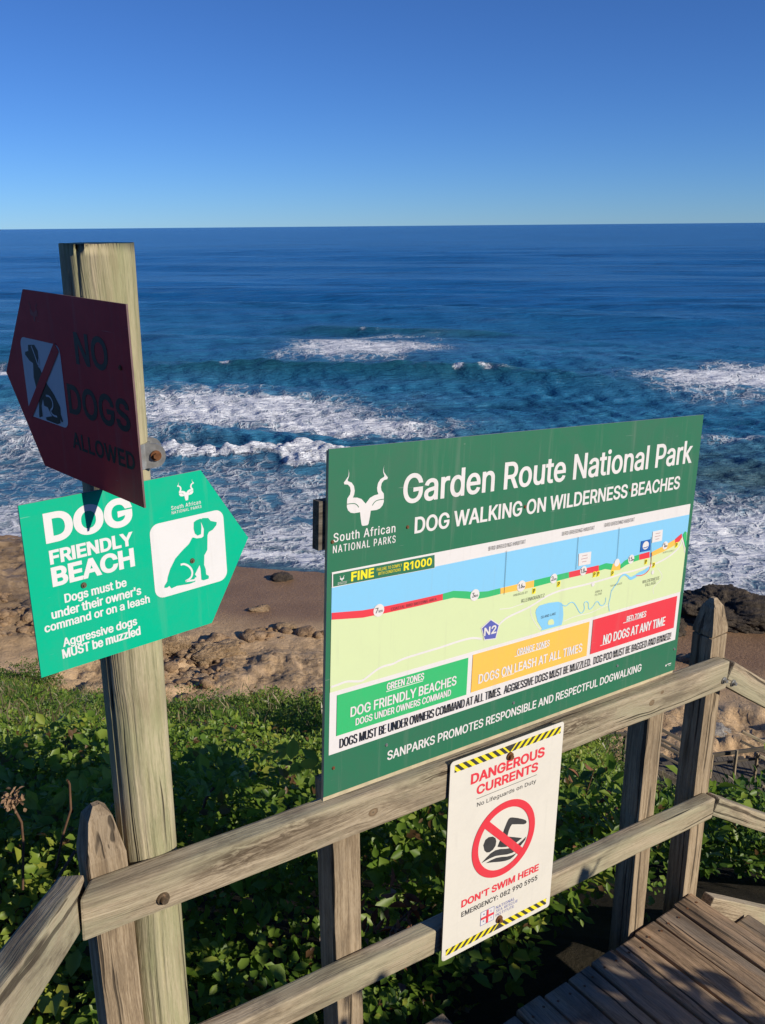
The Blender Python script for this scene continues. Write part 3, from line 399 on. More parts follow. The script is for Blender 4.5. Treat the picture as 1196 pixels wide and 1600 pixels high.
 'S': [447,[[224,-9,188,-7,156,-1,128,9,102,23,81,40,64,60,51,83,42,109,38,137,104,137,108,118,114,102,123,88,136,76,150,66,166,59,185,53,204,50,224,49,246,50,267,54,286,60,303,69,317,79,329,92,338,106,344,122,346,139,344,154,340,168,332,179,322,189,310,197,296,205,245,222,184,239,145,253,112,269,86,289,67,313,56,341,52,372,54,400,62,425,75,448,92,468,113,484,138,498,165,508,195,514,227,516,259,514,289,508,316,498,340,484,360,468,377,449,390,427,398,403,401,378,337,378,332,402,320,421,302,437,280,449,254,456,225,459,204,457,185,454,167,448,152,440,139,430,129,418,121,405,117,391,115,376,117,359,122,345,131,334,142,324,155,315,169,308,212,293,264,279,312,264,359,238,372,226,384,213,395,198,402,180,407,161,408,139,406,112,399,87,386,64,370,43,349,25,323,11,294,0,261,-7]]],
 'T': [449,[[32,452,32,509,417,509,417,452,257,452,257,0,193,0,193,452]]],
 'U': [517,[[259,-8,220,-6,186,2,154,15,126,33,103,55,85,80,71,108,63,140,60,173,60,509,124,509,124,178,126,155,132,133,141,113,153,95,169,80,187,68,208,59,232,53,259,52,285,53,309,59,331,68,349,80,364,95,377,113,385,133,391,155,393,178,393,509,457,509,457,173,454,140,446,108,433,80,414,55,391,33,363,15,332,2,297,-6]]],
 'V': [480,[[204,0,16,509,84,509,192,206,215,137,248,31,235,31,267,138,290,206,395,509,463,509,278,0]]],
 'W': [686,[[155,0,16,509,82,509,163,196,175,145,187,94,197,40,189,40,200,94,211,145,224,196,306,509,380,509,462,196,474,145,486,94,497,40,488,40,499,94,510,145,523,196,603,509,670,509,530,0,455,0,368,323,351,391,336,475,350,475,335,395,318,323,230,0]]],
 'Y': [472,[[203,0,203,208,16,509,91,509,192,344,222,292,250,230,224,230,251,293,280,344,381,509,455,509,268,208,268,0]]],
 'Z': [438,[[42,0,42,46,273,385,306,431,341,476,348,454,285,452,223,452,40,452,40,509,397,509,397,462,169,129,134,81,97,33,90,54,152,57,214,57,399,57,399,0]]],
 'a': [389,[[160,-9,137,-7,115,-3,94,5,76,15,60,29,48,45,38,63,32,84,30,108,32,128,36,146,43,161,53,174,64,184,78,193,125,211,178,220,234,227,265,235,271,240,274,246,276,255,276,257,275,272,272,285,267,297,260,307,251,315,240,322,227,327,212,330,196,331,178,330,163,327,149,322,118,301,100,274,41,291,51,313,64,331,79,346,95,358,114,368,133,375,153,380,173,383,194,384,239,379,286,360,300,350,312,336,322,320,330,301,335,278,337,251,337,0,277,0,277,52,272,52,252,25,215,1,199,-4,181,-7],[170,45,192,47,211,51,228,59,242,68,254,80,263,93,270,108,274,122,276,138,276,190,259,182,231,176,200,171,175,168,134,159,122,153,112,147,103,139,97,130,93,118,92,105,93,93,96,82,102,72,109,64,119,57,130,52]]],
 'b': [424,[[229,-8,208,-7,189,-3,172,4,138,31,118,59,112,59,112,0,53,0,53,509,114,509,114,319,118,319,137,346,171,373,188,379,207,383,229,384,259,382,287,374,313,361,335,342,354,320,370,293,381,261,388,227,390,189,388,151,381,116,370,84,355,57,336,34,313,16,288,3,260,-6],[220,47,242,49,262,55,279,66,294,80,306,97,316,117,323,139,327,163,328,189,327,215,323,239,316,261,307,281,295,298,280,311,262,322,243,328,220,330,198,328,178,322,161,312,147,299,134,282,125,263,118,241,114,216,113,189,114,162,118,138,125,115,135,95,147,78,162,65,179,55,198,49]]],
 'c': [396,[[207,-8,174,-5,144,3,117,16,93,35,72,58,56,85,44,116,37,150,34,187,37,225,44,260,56,291,72,318,93,341,117,360,144,374,174,382,207,384,260,377,305,356,340,322,362,277,303,262,290,289,270,311,242,325,207,330,184,328,163,321,145,310,130,296,118,278,108,258,102,236,98,212,96,187,98,163,102,139,108,117,118,97,130,80,145,66,163,55,184,49,207,46,243,52,271,66,292,89,304,117,363,102,357,86,350,70,341,56,306,21,261,-1]]],
 'd': [424,[[195,-8,165,-6,137,3,111,16,89,34,70,57,55,84,43,116,36,151,34,189,36,227,43,261,55,293,70,320,89,342,112,361,137,374,165,382,196,384,218,383,237,379,253,373,287,346,306,319,311,319,311,509,372,509,372,0,313,0,313,59,307,59,287,31,252,4,236,-3,217,-7],[205,47,226,49,246,55,263,65,278,78,290,95,299,115,306,138,310,162,312,189,310,216,306,241,300,263,290,282,278,299,263,312,246,322,227,328,205,330,182,328,162,322,145,311,130,298,118,281,108,261,102,239,98,215,96,189,98,163,102,139,109,117,118,97,130,80,145,66,162,55,182,49]]],
 'e': [404,[[212,-8,177,-5,145,3,117,16,92,35,72,58,56,85,44,116,37,150,34,187,36,224,44,258,55,290,71,317,91,340,115,359,142,373,172,382,205,384,226,383,246,380,266,374,285,366,303,355,319,341,334,324,347,305,357,282,365,256,370,227,371,194,371,169,75,169,75,221,338,221,310,202,308,226,304,248,298,269,288,286,277,301,263,314,246,323,227,328,205,330,183,328,164,323,146,313,131,301,119,286,109,270,102,251,97,231,96,211,96,178,98,151,102,127,110,106,121,88,135,73,151,61,169,53,190,48,212,46,254,53,285,73,306,105,365,91,358,72,348,55,335,39,320,26,302,14,283,4,261,-3,237,-7]]],
 'f': [254,[[228,379,228,327,6,327,6,379],[81,0,81,432,82,452,87,470,96,486,107,499,120,510,135,519,152,525,169,529,187,530,222,527,243,521,227,468,215,472,195,474,178,472,164,468,154,460,147,449,143,435,142,419,142,0]]],
 'g': [425,[[207,-151,180,-149,156,-146,134,-140,114,-132,97,-122,82,-110,70,-97,59,-84,51,-69,101,-41,122,-66,154,-88,169,-93,187,-96,207,-97,236,-95,261,-87,282,-75,298,-58,308,-34,311,-6,311,68,306,68,287,41,252,16,236,10,217,6,195,5,165,7,138,14,113,27,90,43,71,65,55,90,43,120,36,154,34,191,36,229,43,263,55,293,71,320,90,342,112,361,138,374,166,382,196,384,218,383,237,379,253,373,288,346,308,319,313,319,313,379,372,379,372,-9,370,-40,363,-67,350,-90,334,-109,314,-124,291,-136,265,-144,237,-149],[205,59,227,61,246,66,264,75,278,87,290,103,300,121,307,142,311,166,312,193,311,219,307,242,300,264,291,283,279,299,264,312,247,322,227,328,205,330,182,328,163,322,145,312,130,298,118,282,109,262,102,241,98,218,96,193,98,167,102,144,109,123,118,104,131,88,145,76,163,66,183,61]]],
 'h': [410,[[114,227,114,0,53,0,53,509,114,509,114,287,102,287,116,319,132,344,152,362,175,374,200,382,227,384,252,383,275,377,295,369,313,356,328,340,341,321,350,298,355,271,357,240,357,0,296,0,296,235,293,263,286,286,273,304,256,318,235,326,210,329,192,328,176,324,161,317,147,308,136,297,126,283,119,266,115,248]]],
 'i': [167,[[53,0,53,379,114,379,114,0],[84,443,73,444,63,448,54,455,47,463,43,472,41,483,43,494,47,504,54,512,63,518,73,522,84,524,95,522,105,518,114,512,121,504,125,494,126,483,125,472,121,463,114,455,105,448,95,444]]],
 'k': [381,[[110,137,110,212,121,212,284,379,360,379,184,199,177,199],[53,0,53,509,114,509,114,0],[294,0,148,186,191,229,372,0]]],
 'l': [174,[[57,0,57,509,118,509,118,0]]],
 'm': [610,[[53,0,53,379,112,379,112,295,108,295,114,314,122,331,132,346,144,358,158,368,172,376,187,382,203,385,219,386,245,383,268,375,287,361,303,342,314,320,321,295,312,295,318,312,326,329,337,343,350,356,364,366,381,375,398,381,417,385,437,386,458,385,478,380,497,372,514,361,529,346,541,328,550,307,555,283,557,255,557,0,496,0,496,254,493,279,485,298,473,313,456,323,438,329,419,330,402,329,387,326,374,320,363,312,353,302,345,290,340,277,336,263,335,247,335,0,274,0,274,260,272,280,265,297,253,311,238,322,220,328,199,330,185,329,171,326,158,320,145,312,135,302,126,289,119,274,115,257,114,238,114,0]]],
 'n': [410,[[114,227,114,0,53,0,53,379,112,379,112,287,102,287,116,319,132,344,152,362,175,374,200,382,227,384,252,383,275,377,295,369,313,356,328,340,341,321,350,298,355,271,357,240,357,0,296,0,296,235,293,263,286,286,273,304,256,318,235,326,210,329,192,328,176,324,161,317,147,308,136,297,126,283,119,266,115,248]]],
 'o': [415,[[207,-8,174,-5,144,3,117,16,93,35,72,58,56,85,44,116,37,150,34,187,37,225,44,260,56,291,72,318,93,341,117,360,144,374,174,382,207,384,241,382,271,374,299,360,323,341,343,318,359,291,371,260,379,225,381,187,379,150,371,116,359,85,343,58,323,35,299,16,271,3,241,-5],[207,46,231,49,252,55,270,66,285,80,298,97,307,117,314,139,318,163,319,187,318,212,314,236,307,258,298,278,285,296,270,310,252,321,231,328,207,330,184,328,163,321,145,310,130,296,118,278,108,258,102,236,98,212,96,187,98,163,102,139,108,117,118,97,130,80,145,66,163,55,184,49]]],
 'r': [259,[[53,0,53,379,112,379,112,321,115,321,124,339,137,354,152,367,171,377,191,383,213,385,229,384,243,384,243,322,230,324,207,326,190,324,174,321,159,315,146,306,135,296,126,284,119,269,115,254,114,237,114,0]]],
 's': [365,[[182,-8,157,-7,133,-3,112,3,93,12,76,24,62,38,50,54,41,73,36,94,94,107,101,87,111,72,124,60,141,52,160,47,181,45,206,47,227,53,244,62,258,74,265,88,268,103,266,115,262,126,254,136,243,144,229,150,212,155,149,170,118,180,92,192,72,208,58,227,50,249,47,274,49,295,55,314,65,332,79,347,95,360,115,370,137,378,161,383,187,384,212,383,234,379,254,372,271,363,286,352,299,339,309,324,318,308,324,290,268,277,262,291,254,304,243,316,228,325,210,331,187,333,166,331,147,326,131,317,119,305,111,292,109,277,110,264,115,253,124,243,136,235,152,229,172,223,229,209,261,200,287,187,306,171,320,153,328,131,331,107,329,85,323,65,312,47,298,31,281,18,260,6,236,-2,210,-7]]],
 't': [227,[[204,379,204,327,6,327,6,379],[65,471,126,471,126,98,127,83,130,70,136,61,144,55,156,51,170,50,185,51,202,54,213,2,192,-3,168,-4,138,-1,113,7,92,21,77,41,68,64,65,93]]],
 'u': [410,[[182,-5,158,-3,135,2,115,11,97,23,82,39,69,59,60,82,54,109,53,139,53,379,114,379,114,144,116,117,124,94,137,75,154,61,175,53,200,50,218,51,234,55,249,62,263,71,274,83,283,97,290,113,295,132,296,153,296,379,357,379,357,0,298,0,298,92,307,92,294,60,277,35,257,17,234,5,209,-3]]],
 'v': [389,[[163,0,17,379,84,379,165,155,187,87,206,21,184,21,203,87,224,155,305,379,371,379,226,0]]],
 'w': [567,[[138,0,23,379,87,379,133,214,154,137,175,41,165,41,186,135,206,214,252,379,316,379,362,214,382,136,402,41,391,41,413,135,434,214,480,379,545,379,429,0,368,0,319,172,305,225,291,280,277,338,291,338,277,280,263,225,248,172,199,0]]],
 'y': [389,[[47,-139,61,-86,71,-87,104,-89,113,-86,122,-81,130,-74,138,-64,145,-51,151,-36,163,-1,17,379,84,379,165,155,187,87,206,21,184,21,202,87,224,155,305,379,371,379,204,-58,177,-107,165,-119,153,-128,139,-136,125,-141,109,-144,91,-145,65,-143]]],
 'z': [380,[[42,0,42,46,254,320,254,323,48,323,48,379,333,379,333,331,126,60,126,56,339,56,339,0]]],
}
# ------------------------------------------------------------------ fence axes (level camera frame, z shifted by H)
AX = Vector((0.81714, 0.57643, 0)); NB = Vector((-0.57643, 0.81714, 0)); D = 1.3616; UP = Vector((0, 0, 1))
def F(s, nb, z): return AX * s + NB * nb + Vector((0, 0, z + H))

# ------------------------------------------------------------------ terrain
SEA = -18.0
def toe(x): return np.clip(26.6 - .27 * x, 15, 44)
def shore(x): return np.clip(44.5 - .28 * x, 26, 62)
def terrain_raw(x, y):
    yt = toe(x) + 1.6 * (fbm(x * .35 + 9, x * 0 + 3.3, 3) - .5) ; ys = shore(x)
    t = np.clip((y - 2.6) / (yt - 2.6), 0, 1)
    base = -2.45 - np.where(x > 1.0, np.minimum((x - 1.0) * .13, 1.6), 0) - 1.15 * sstep(3.0, 8.0, x) * sstep(6, 15, y) - .03 * np.clip(-x, 0, 5)
    bank = -2.45 + .22 * np.clip(-y - .5, 0, 30)
    z = base + (-16.5 - base) * (t * .94 + .06 * t * t)
    z = z + (fbm(x * .22 + 40, y * .22, 3) - .5) * 1.5 * np.sin(np.pi * np.clip(t, 0, 1)) + (fbm(x * .7, y * .7 + 9, 3) - .5) * .55 * sstep(0.03, .25, t) * (1 - sstep(.93, 1, t))
    u = (y - yt) / np.maximum(ys - yt, 1)
    zb = -16.5 - 1.5 * np.clip(u, 0, 3)
    rocky = (1 - sstep(.30, .62, u)) * (.35 + 1.1 * sstep(.35, .7, fbm(x * .25 + 3, y * .25 + 7, 2)))
    leftledge = sstep(-9, -14, x) * sstep(.1, .3, u) * (1 - sstep(.95, 1.15, u))
    zb = zb + rocky * ((fbm(x * 1.1, y * 1.1, 4) - .5) * .55 + (fbm(x * 4, y * 4, 3) - .5) * .22)
    st = fbm(x * .35, y * .8 + 5, 4) * 1.6
    zb = zb + leftledge * (np.floor(st * 6) / 6 * .8 - .35 + (fbm(x * 3, y * 3, 3) - .5) * .25)
    z = np.where(y > yt, zb, z)
    z = np.where(y < 2.6, np.where(y < -.5, bank, base), z)
    kc = sstep(.25, .37, x / np.maximum(y, .1)) * sstep(2.5, 4.5, y) * (1 - sstep(17, 22, y))
    z = z + kc * (np.minimum(z, -.82 * y + .1 * (fbm(x, y, 2) - .5)) - z)
    return z, t, u, rocky, leftledge
def tz(x, y): return terrain_raw(np.asarray(x, float), np.asarray(y, float))[0]

az = np.concatenate([np.linspace(-180, -40, 40)[:-1], np.linspace(-40, 40, 430), np.linspace(40, 180, 40)[1:]])
rr = np.concatenate([[.2], np.geomspace(.9, 20, 130), np.linspace(20.1, 66, 210)])
A_, R_ = np.meshgrid(np.radians(az), rr)
X = R_ * np.sin(A_); Y = R_ * np.cos(A_)
Z, T_, U_, RK, LL = terrain_raw(X, Y)
Z = Z + H
nr, nc = X.shape
ii = np.arange(nr * nc).reshape(nr, nc)
fc = np.stack([ii[:-1, :-1], ii[:-1, 1:], ii[1:, 1:], ii[1:, :-1]], -1).reshape(-1, 4)[:, ::-1]
me = np_mesh('hillside_and_beach', np.stack([X, Y, Z], -1).reshape(-1, 3), fc)
fattr(me, 'beach', sstep(-.08, .02, np.where(Y > 2.6, U_, -1)).ravel())
fattr(me, 'wet', sstep(.38, .68, U_ + .25 * (fbm(X * .3, Y * .3, 3) - .5)).ravel())
fattr(me, 'rocky', np.clip(RK, 0, 1.3).ravel()); fattr(me, 'ledge', LL.ravel())
s = NT('sand_and_soil')
co = s.coord('Object')
soil = s.ramp(s.noise(co, 6, 5, .6), [(.3, (.018, .016, .010)), (.7, (.055, .045, .028))])
dry = s.ramp(s.noise(co, 2.2, 8, .7), [(.3, (.52, .355, .195)), (.7, (.72, .51, .30))])
wet = s.ramp(s.noise(co, .5, 6, .6), [(.3, (.235, .142, .078)), (.7, (.33, .205, .115))])
vo = s.n('ShaderNodeTexVoronoi', i_Scale=4.2, i_Randomness=1.0); vo.feature = 'F1'; s.l(co, vo.inputs['Vector'])
ve = s.n('ShaderNodeTexVoronoi', i_Scale=2.6, i_Randomness=1.0); ve.feature = 'DISTANCE_TO_EDGE'; s.l(co, ve.inputs['Vector'])
rk = s.ramp(s.noise(co, 3.5, 8, .7), [(.32, (.22, .145, .082)), (.5, (.46, .32, .18)), (.68, (.66, .48, .29))])
rk = s.mix(s.ramp(s.noise(co, 1.1, 6, .7), [(.55, (0, 0, 0)), (.66, (.8, .8, .8))]), rk, (.085, .062, .042))
sand = s.mix(s.attr('wet'), dry, wet)
rmask = s.math('MULTIPLY', s.attr('rocky'), s.ramp(s.noise(co, .7, 6, .65), [(.40, (0, 0, 0)), (.55, (1, 1, 1))]), True)
col = s.mix(rmask, sand, rk)
lg = s.ramp(s.noise(co, 1.3, 7, .7), [(.3, (.12, .08, .045)), (.5, (.31, .215, .125)), (.7, (.46, .33, .20))])
col = s.mix(s.attr('ledge'), col, lg)
col = s.mix(s.attr('beach'), soil, col)
s.l(col, s.b.inputs['Base Color'])
hh = s.math('ADD', s.math('MULTIPLY', s.noise(co, 6, 9, .75), .6), s.math('MULTIPLY', s.math('MULTIPLY', s.ramp(vo.outputs['Distance'], [(.0, (1, 1, 1)), (.6, (0, 0, 0))]), rmask), .35))
s.bump(hh, .9, .16)
s.l(s.math('SUBTRACT', .95, s.math('MULTIPLY', s.attr('wet'), .42)), s.b.inputs['Roughness'])
s.set(Specular_IOR_Level=.25)
tag(link('ground', me, s.m, None, True), kind='structure')

# ------------------------------------------------------------------ sea
dep = np.concatenate([np.linspace(31, .9, 640), np.geomspace(.88, .015, 110)])
rr = -SEA / np.tan(np.radians(dep))
az = np.concatenate([np.linspace(-75, -32, 40)[:-1], np.linspace(-32, 32, 470), np.linspace(32, 75, 40)[1:]])
A_, R_ = np.meshgrid(np.radians(az), rr)
X = R_ * np.sin(A_); Y = R_ * np.cos(A_)
dr = np.abs(np.gradient(rr))[:, None] * np.ones_like(X)
Q = .26 * X + .965 * Y                      # metres out from the shore
wz = np.zeros_like(X)
g = np.random.default_rng(5)
for k in range(110):
    lam = 1.2 * (34 / 1.2) ** (g.random() ** 1.35); th = g.normal(.26, .75 if lam < 5 else .4 if lam < 12 else .14); ph = g.random() * 6.283
    amp = (.0105 if lam < 3 else .0068) * lam ** .80 * (.6 + .8 * g.random()) * (.75 if lam > 14 else 1)
    f = sstep(2.2, 5.0, lam / dr)
    a = 2 * np.pi * (np.sin(th) * X + np.cos(th) * Y) / lam + ph
    wz += amp * f * (np.sin(a) + .25 * np.sin(2 * a + .8))
for k in range(26):                         # long swell out to the horizon
    lam = 30 * 4.0 ** g.random(); th = g.normal(.26, .13); ph = g.random() * 6.283
    f = sstep(2.0, 4.5, lam / dr)
    wz += .0030 * lam * f * np.sin(2 * np.pi * (np.sin(th) * X + np.cos(th) * Y) / lam + ph) * (.55 + .9 * fbm(X * .004 + k, Y * .012, 2))
wz *= sstep(0, 26, Q - 44)
warp = (fbm(X * .03, Y * .03, 3) - .5) * 14
def crest(x0, q0, hx, hgt, wid):            # a swell front: steep face towards the shore
    d = (Q + warp * .35 - q0) / wid
    prof = np.where(d < 0, np.exp(-(d * 1.7) ** 2), np.exp(-(d * .75) ** 2))
    return hgt * prof * np.exp(-((X - x0) / hx) ** 4)
cr1 = crest(-6, 107.5, 34, 1.9, 4.2); cr2 = crest(2, 156, 22, 1.7, 4.8); cr3 = crest(40, 116, 16, .9, 4)
cr4 = crest(-12, 67.3, 9.5, .75, 1.6); cr5 = crest(30, 71.5, 14, .35, 3.0); cr6 = crest(-45, 113, 16, 1.2, 4)
wz += cr1 + cr2 + cr3 + cr4 + cr5 + cr6
edge = sstep(-3, 5, Y - shore(X))
def blob(cx, cy, rx, ry, rot=0., p=2):
    c, s_ = math.cos(rot), math.sin(rot)
    wx = X + (fbm(X * .25 + 5, Y * .25, 3) - .5) * 6; wy = Y + (fbm(X * .18 + 50, Y * .18, 3) - .5) * 10
    u = ((wx - cx) * c + (wy - cy) * s_) / rx; v = (-(wx - cx) * s_ + (wy - cy) * c) / ry
    return np.exp(-(np.abs(u) ** p + np.abs(v) ** p))
foam = np.zeros_like(X)
for (cx, cy, rx, ry, ro, am, p) in [
        (-2, 140, 12.5, 11, -.1, 1.0, 2.8), (0, 157, 11, 2.5, -.2, .55, 2), (-16, 92, 17, 9.5, -.2, .95, 3), (-4, 83, 11, 6.5, -.25, .95, 2.6), (-28, 80, 15, 18, -.2, .58, 3),
        (-12, 69.8, 9.8, 1.5, -.1, 1.8, 4), (-9, 60, 12, 7.5, -.27, .50, 3), (-5, 51.5, 9, 4.5, -.27, .80, 2.5), (-22, 56, 10, 8, -.27, .72, 3),
        (43, 106, 12, 10, -.1, 1.0, 2.8), (29.5, 73, 4, 2, -.2, .55, 2), (21, 50, 6.5, 9.5, -.27, .85, 2.8), (15.5, 44, 4, 5, -.27, .8, 2), (-53, 121, 7, 6, 0, 1.3, 3), (-34, 66, 9, 7, -.2, .6, 2), (33, 52, 9, 10, -.27, .7, 3)]:
    foam = np.maximum(foam, am * blob(cx, cy, rx, ry, ro, p))
foam = np.maximum(foam, .95 * np.exp(-((Y - shore(X) - 1.2 - 1.6 * fbm(X * .5, Y * 0 + 2, 3)) / 1.5) ** 2))
cap = sstep(.80, .95, cr1 / 1.9) * sstep(.60, .72, fbm(X * .35 + 3, Y * .05, 3)) * .9 + sstep(.8, .95, cr2 / 1.7) * sstep(.55, .68, fbm(X * .3 + 8, Y * .05, 3)) * .8
foam = np.maximum(foam, cap)
wz += .22 * foam * sstep(.75, 1.2, foam) * (fbm(X * 1.2, Y * 1.2, 3) - .3)
bore = np.clip(1.5 * blob(-12, 69.8, 9.8, 1.5, -.1, 4), 0, 1)
wz += bore * (fbm(X * 1.6, Y * 1.6, 4) - .1) * .9
Zs = SEA + H + wz - (1 - sstep(-1.5, 1.5, Y - shore(X) + 2 * (fbm(X * .4, X * 0 + 1, 3) - .5))) * .0
Zs = Zs + .10 * (1 - sstep(0, 10, Y - shore(X))) * (fbm(X * .6, Y * .6, 3) - .5)
Zs[R_ > 1200] = SEA + H
nr, nc = X.shape
ii = np.arange(nr * nc).reshape(nr, nc)
fc = np.stack([ii[:-1, :-1], ii[:-1, 1:], ii[1:, 1:], ii[1:, :-1]], -1).reshape(-1, 4)[:, ::-1]
me = np_mesh('sea_surface', np.stack([X, Y, Zs], -1).reshape(-1, 3), fc)
fattr(me, 'foam', foam.ravel())
fattr(me, 'inshore', (1 - sstep(50, 260, Q + warp * 3)).ravel())
fattr(me, 'silt', np.clip(.95 * blob(26, 64, 7, 7, -.27, 2.5) + .8 * (1 - sstep(1.5, 9, Y - shore(X))), 0, 1).ravel())
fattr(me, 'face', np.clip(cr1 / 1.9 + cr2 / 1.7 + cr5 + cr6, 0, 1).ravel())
s = NT('sea_water')
co = s.coord('Object')
st = s.coord('Object', (.45, 1, 1))
deep = s.ramp(s.noise(st, .012, 4, .6), [(.35, (.006, .108, .300)), (.65, (.014, .145, .385))])
teal = s.ramp(s.noise(st, .09, 4, .6), [(.35, (.024, .150, .280)), (.65, (.044, .210, .345))])
col = s.mix(s.attr('inshore'), deep, teal)
rip = s.math('ADD', s.math('MULTIPLY', s.noise(s.coord('Object', (.10, .42, 1)), .55, 6, .66), .55), s.math('MULTIPLY', s.noise(s.coord('Object', (.012, .07, 1)), .55, 6, .68), .45))
col = s.mix(s.ramp(rip, [(.40, (1, 1, 1)), (.50, (0, 0, 0))]), col, s.mix(.58, col, (.002, .030, .085)))  # dark and light wave facets put into the water colour as streaks
col = s.mix(s.ramp(rip, [(.53, (0, 0, 0)), (.66, (.8, .8, .8))]), col, (.045, .150, .300))
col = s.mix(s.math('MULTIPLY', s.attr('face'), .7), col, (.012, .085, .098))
col = s.mix(s.math('MULTIPLY', s.attr('silt'), .8), col, (.075, .125, .135))
# lacy foam
wv = s.n('ShaderNodeVectorMath', operation='ADD')
nv = s.n('ShaderNodeTexNoise', i_Scale=.5, i_Detail=5.0); s.l(co, nv.inputs['Vector'])
sc_ = s.n('ShaderNodeVectorMath', operation='SCALE'); sc_.inputs['Scale'].default_value = 2.6
s.l(nv.outputs['Color'], sc_.inputs[0]); s.l(co, wv.inputs[0]); s.l(sc_.outputs[0], wv.inputs[1])
v1 = s.n('ShaderNodeTexVoronoi', i_Scale=.55); v1.feature = 'DISTANCE_TO_EDGE'; s.l(wv.outputs[0], v1.inputs['Vector'])
v2 = s.n('ShaderNodeTexVoronoi', i_Scale=1.7); v2.feature = 'DISTANCE_TO_EDGE'; s.l(wv.outputs[0], v2.inputs['Vector'])
lace = s.math('ADD', s.math('MULTIPLY', s.ramp(v1.outputs['Distance'], [(0, (1, 1, 1)), (.30, (0, 0, 0))]), .50), s.math('MULTIPLY', s.ramp(v2.outputs['Distance'], [(0, (1, 1, 1)), (.30, (0, 0, 0))]), .35))
lace = s.math('ADD', lace, s.math('MULTIPLY', s.noise(wv.outputs[0], 1.1, 8, .72), .75))
thr = s.math('SUBTRACT', s.math('ADD', s.math('MULTIPLY', s.attr('foam'), 1.25), lace), 1.28)
ff = s.ramp(s.math('MULTIPLY', thr, 1.55, True), [(0, (0, 0, 0)), (.45, (.42, .42, .42)), (1, (1, 1, 1))])
ff = s.math('MULTIPLY', ff, s.ramp(s.attr('foam'), [(.10, (0, 0, 0)), (.35, (1, 1, 1))]))
thin = s.math('MULTIPLY', s.attr('foam'), .34, True)
col = s.mix(thin, col, (.30, .42, .52))
fcol = s.ramp(s.noise(co, 1.5, 6, .7), [(.35, (.62, .67, .74)), (.6, (.84, .86, .89))])
col = s.mix(ff, col, fcol)
s.l(col, s.b.inputs['Base Color'])
b1 = s.noise(s.coord('Object', (.42, 1, 1)), 1.9, 7, .68); b2 = s.noise(s.coord('Object', (.25, 1, 1)), .16, 5, .6)
bm_ = s.bump(s.math('ADD', s.math('ADD', s.math('MULTIPLY', b1, .22), s.math('ADD', s.math('MULTIPLY', b2, .8), s.math('MULTIPLY', rip, 3.0))), s.math('MULTIPLY', ff, .25)), 1.0, 1.0)
s.l(s.math('ADD', .22, s.math('MULTIPLY', ff, .6)), s.b.inputs['Roughness'])
s.set(IOR=1.33, Specular_IOR_Level=.16)
tag(link('sea', me, s.m, None, True), kind='structure')

# ------------------------------------------------------------------ boulders on the beach
def rock_mat(name, a, b, c):
    s = NT(name); co = s.coord('Object', (1, 1, 1), True)
    col = s.ramp(s.noise(co, 2.2, 8, .7), [(.3, a), (.5, b), (.7, c)])
    s.l(col, s.b.inputs['Base Color'])
    s.bump(s.math('ADD', s.noise(co, 2.5, 8, .7), s.math('MULTIPLY', s.noise(co, 11, 5, .7), .4)), 1.0, .35)
    s.set(Roughness=.75, Specular_IOR_Level=.35); return s.m
R_DARK = rock_mat('dark_wet_rock', (.030, .024, .019), (.070, .055, .042), (.15, .115, .075))
R_TAN = rock_mat('tan_rock', (.16, .105, .058), (.42, .29, .165), (.60, .44, .27))
R_GREY = rock_mat('pale_grey_rock', (.20, .18, .16), (.38, .35, .31), (.55, .52, .47))
def boulder(name, x, y, sx, sy, sz, rot, mat, label, seed, sink=.35, group=None):
    bm = bmesh.new(); bmesh.ops.create_icosphere(bm, subdivisions=6 if sx > 1 else 4, radius=1)
    off = Vector((seed * 3.7, seed * 1.9, seed))
    for v in bm.verts:
        p = v.co.copy()
        d = 1 + .38 * noise.noise(p * 1.1 + off) + .18 * noise.noise(p * 2.6 + off) + .08 * noise.noise(p * 6 + off) + .04 * noise.noise(p * 14 + off)
        d -= .16 * abs(noise.noise(p * 1.8 - off)) + .10 * (1 - min(1, abs(noise.noise(p * 3.1 + off * 2)) * 9)) + .05 * (1 - min(1, abs(noise.noise(p * 7.3 + off * 2)) * 7))
        v.co = Vector((p.x * d * sx, p.y * d * sy, p.z * d * sz))
    o = bm_link(name, bm, mat, None, True)
    o.location = (x, y, float(tz(x, y)) + H + sz * (1 - 2 * sink) * .6); o.rotation_euler = (0, 0, rot)
    return tag(o, label, 'rock', group)
boulder('boulder', 16.4, 39.0, 2.5, 1.9, 1.15, -.35, R_DARK, 'big dark wet boulder in the surf behind the pointed corner post', 1)
boulder('boulder', 12.75, 37.5, 1.25, 1.0, .55, .2, R_DARK, 'smaller dark boulder beside the big wet one, next to the map board edge', 2)
boulder('beach_rock', -5.35, 44.3, .62, .5, .28, .3, R_DARK, 'dark rock lying in the foam line left of the map board', 3)
boulder('beach_rock', -5.9, 39.4, .55, .34, .16, .5, R_TAN, 'low tan rock on wet sand near the tip of the green arrow sign', 4)
boulder('beach_rock', -4.5, 36.9, .62, .4, .2, .1, R_TAN, 'low tan rock on the brown sand closest to the map board edge', 5)
boulder('beach_rock', -7.2, 33.9, 1.3, .9, .42, .2, R_TAN, 'broad tan rock slab on the sand right of the round pole', 6)
boulder('beach_rock', -9.3, 34.2, 1.2, .8, .45, -.2, R_TAN, 'rounded tan rock touching the round pole under the green arrow', 7)
boulder('beach_rock', 11.3, 26.9, .75, .5, .26, .1, R_GREY, 'pale grey rock on the sand just above the far stair handrail', 8)
boulder('beach_rock', 9.2, 28.0, .55, .45, .42, .6, R_TAN, 'upright tan rock between the two dark square posts', 9)
boulder('boulder', 13.3, 33.6, .9, .6, .35, .1, R_TAN, 'tan rock on the sand right of the pointed corner post', 10)

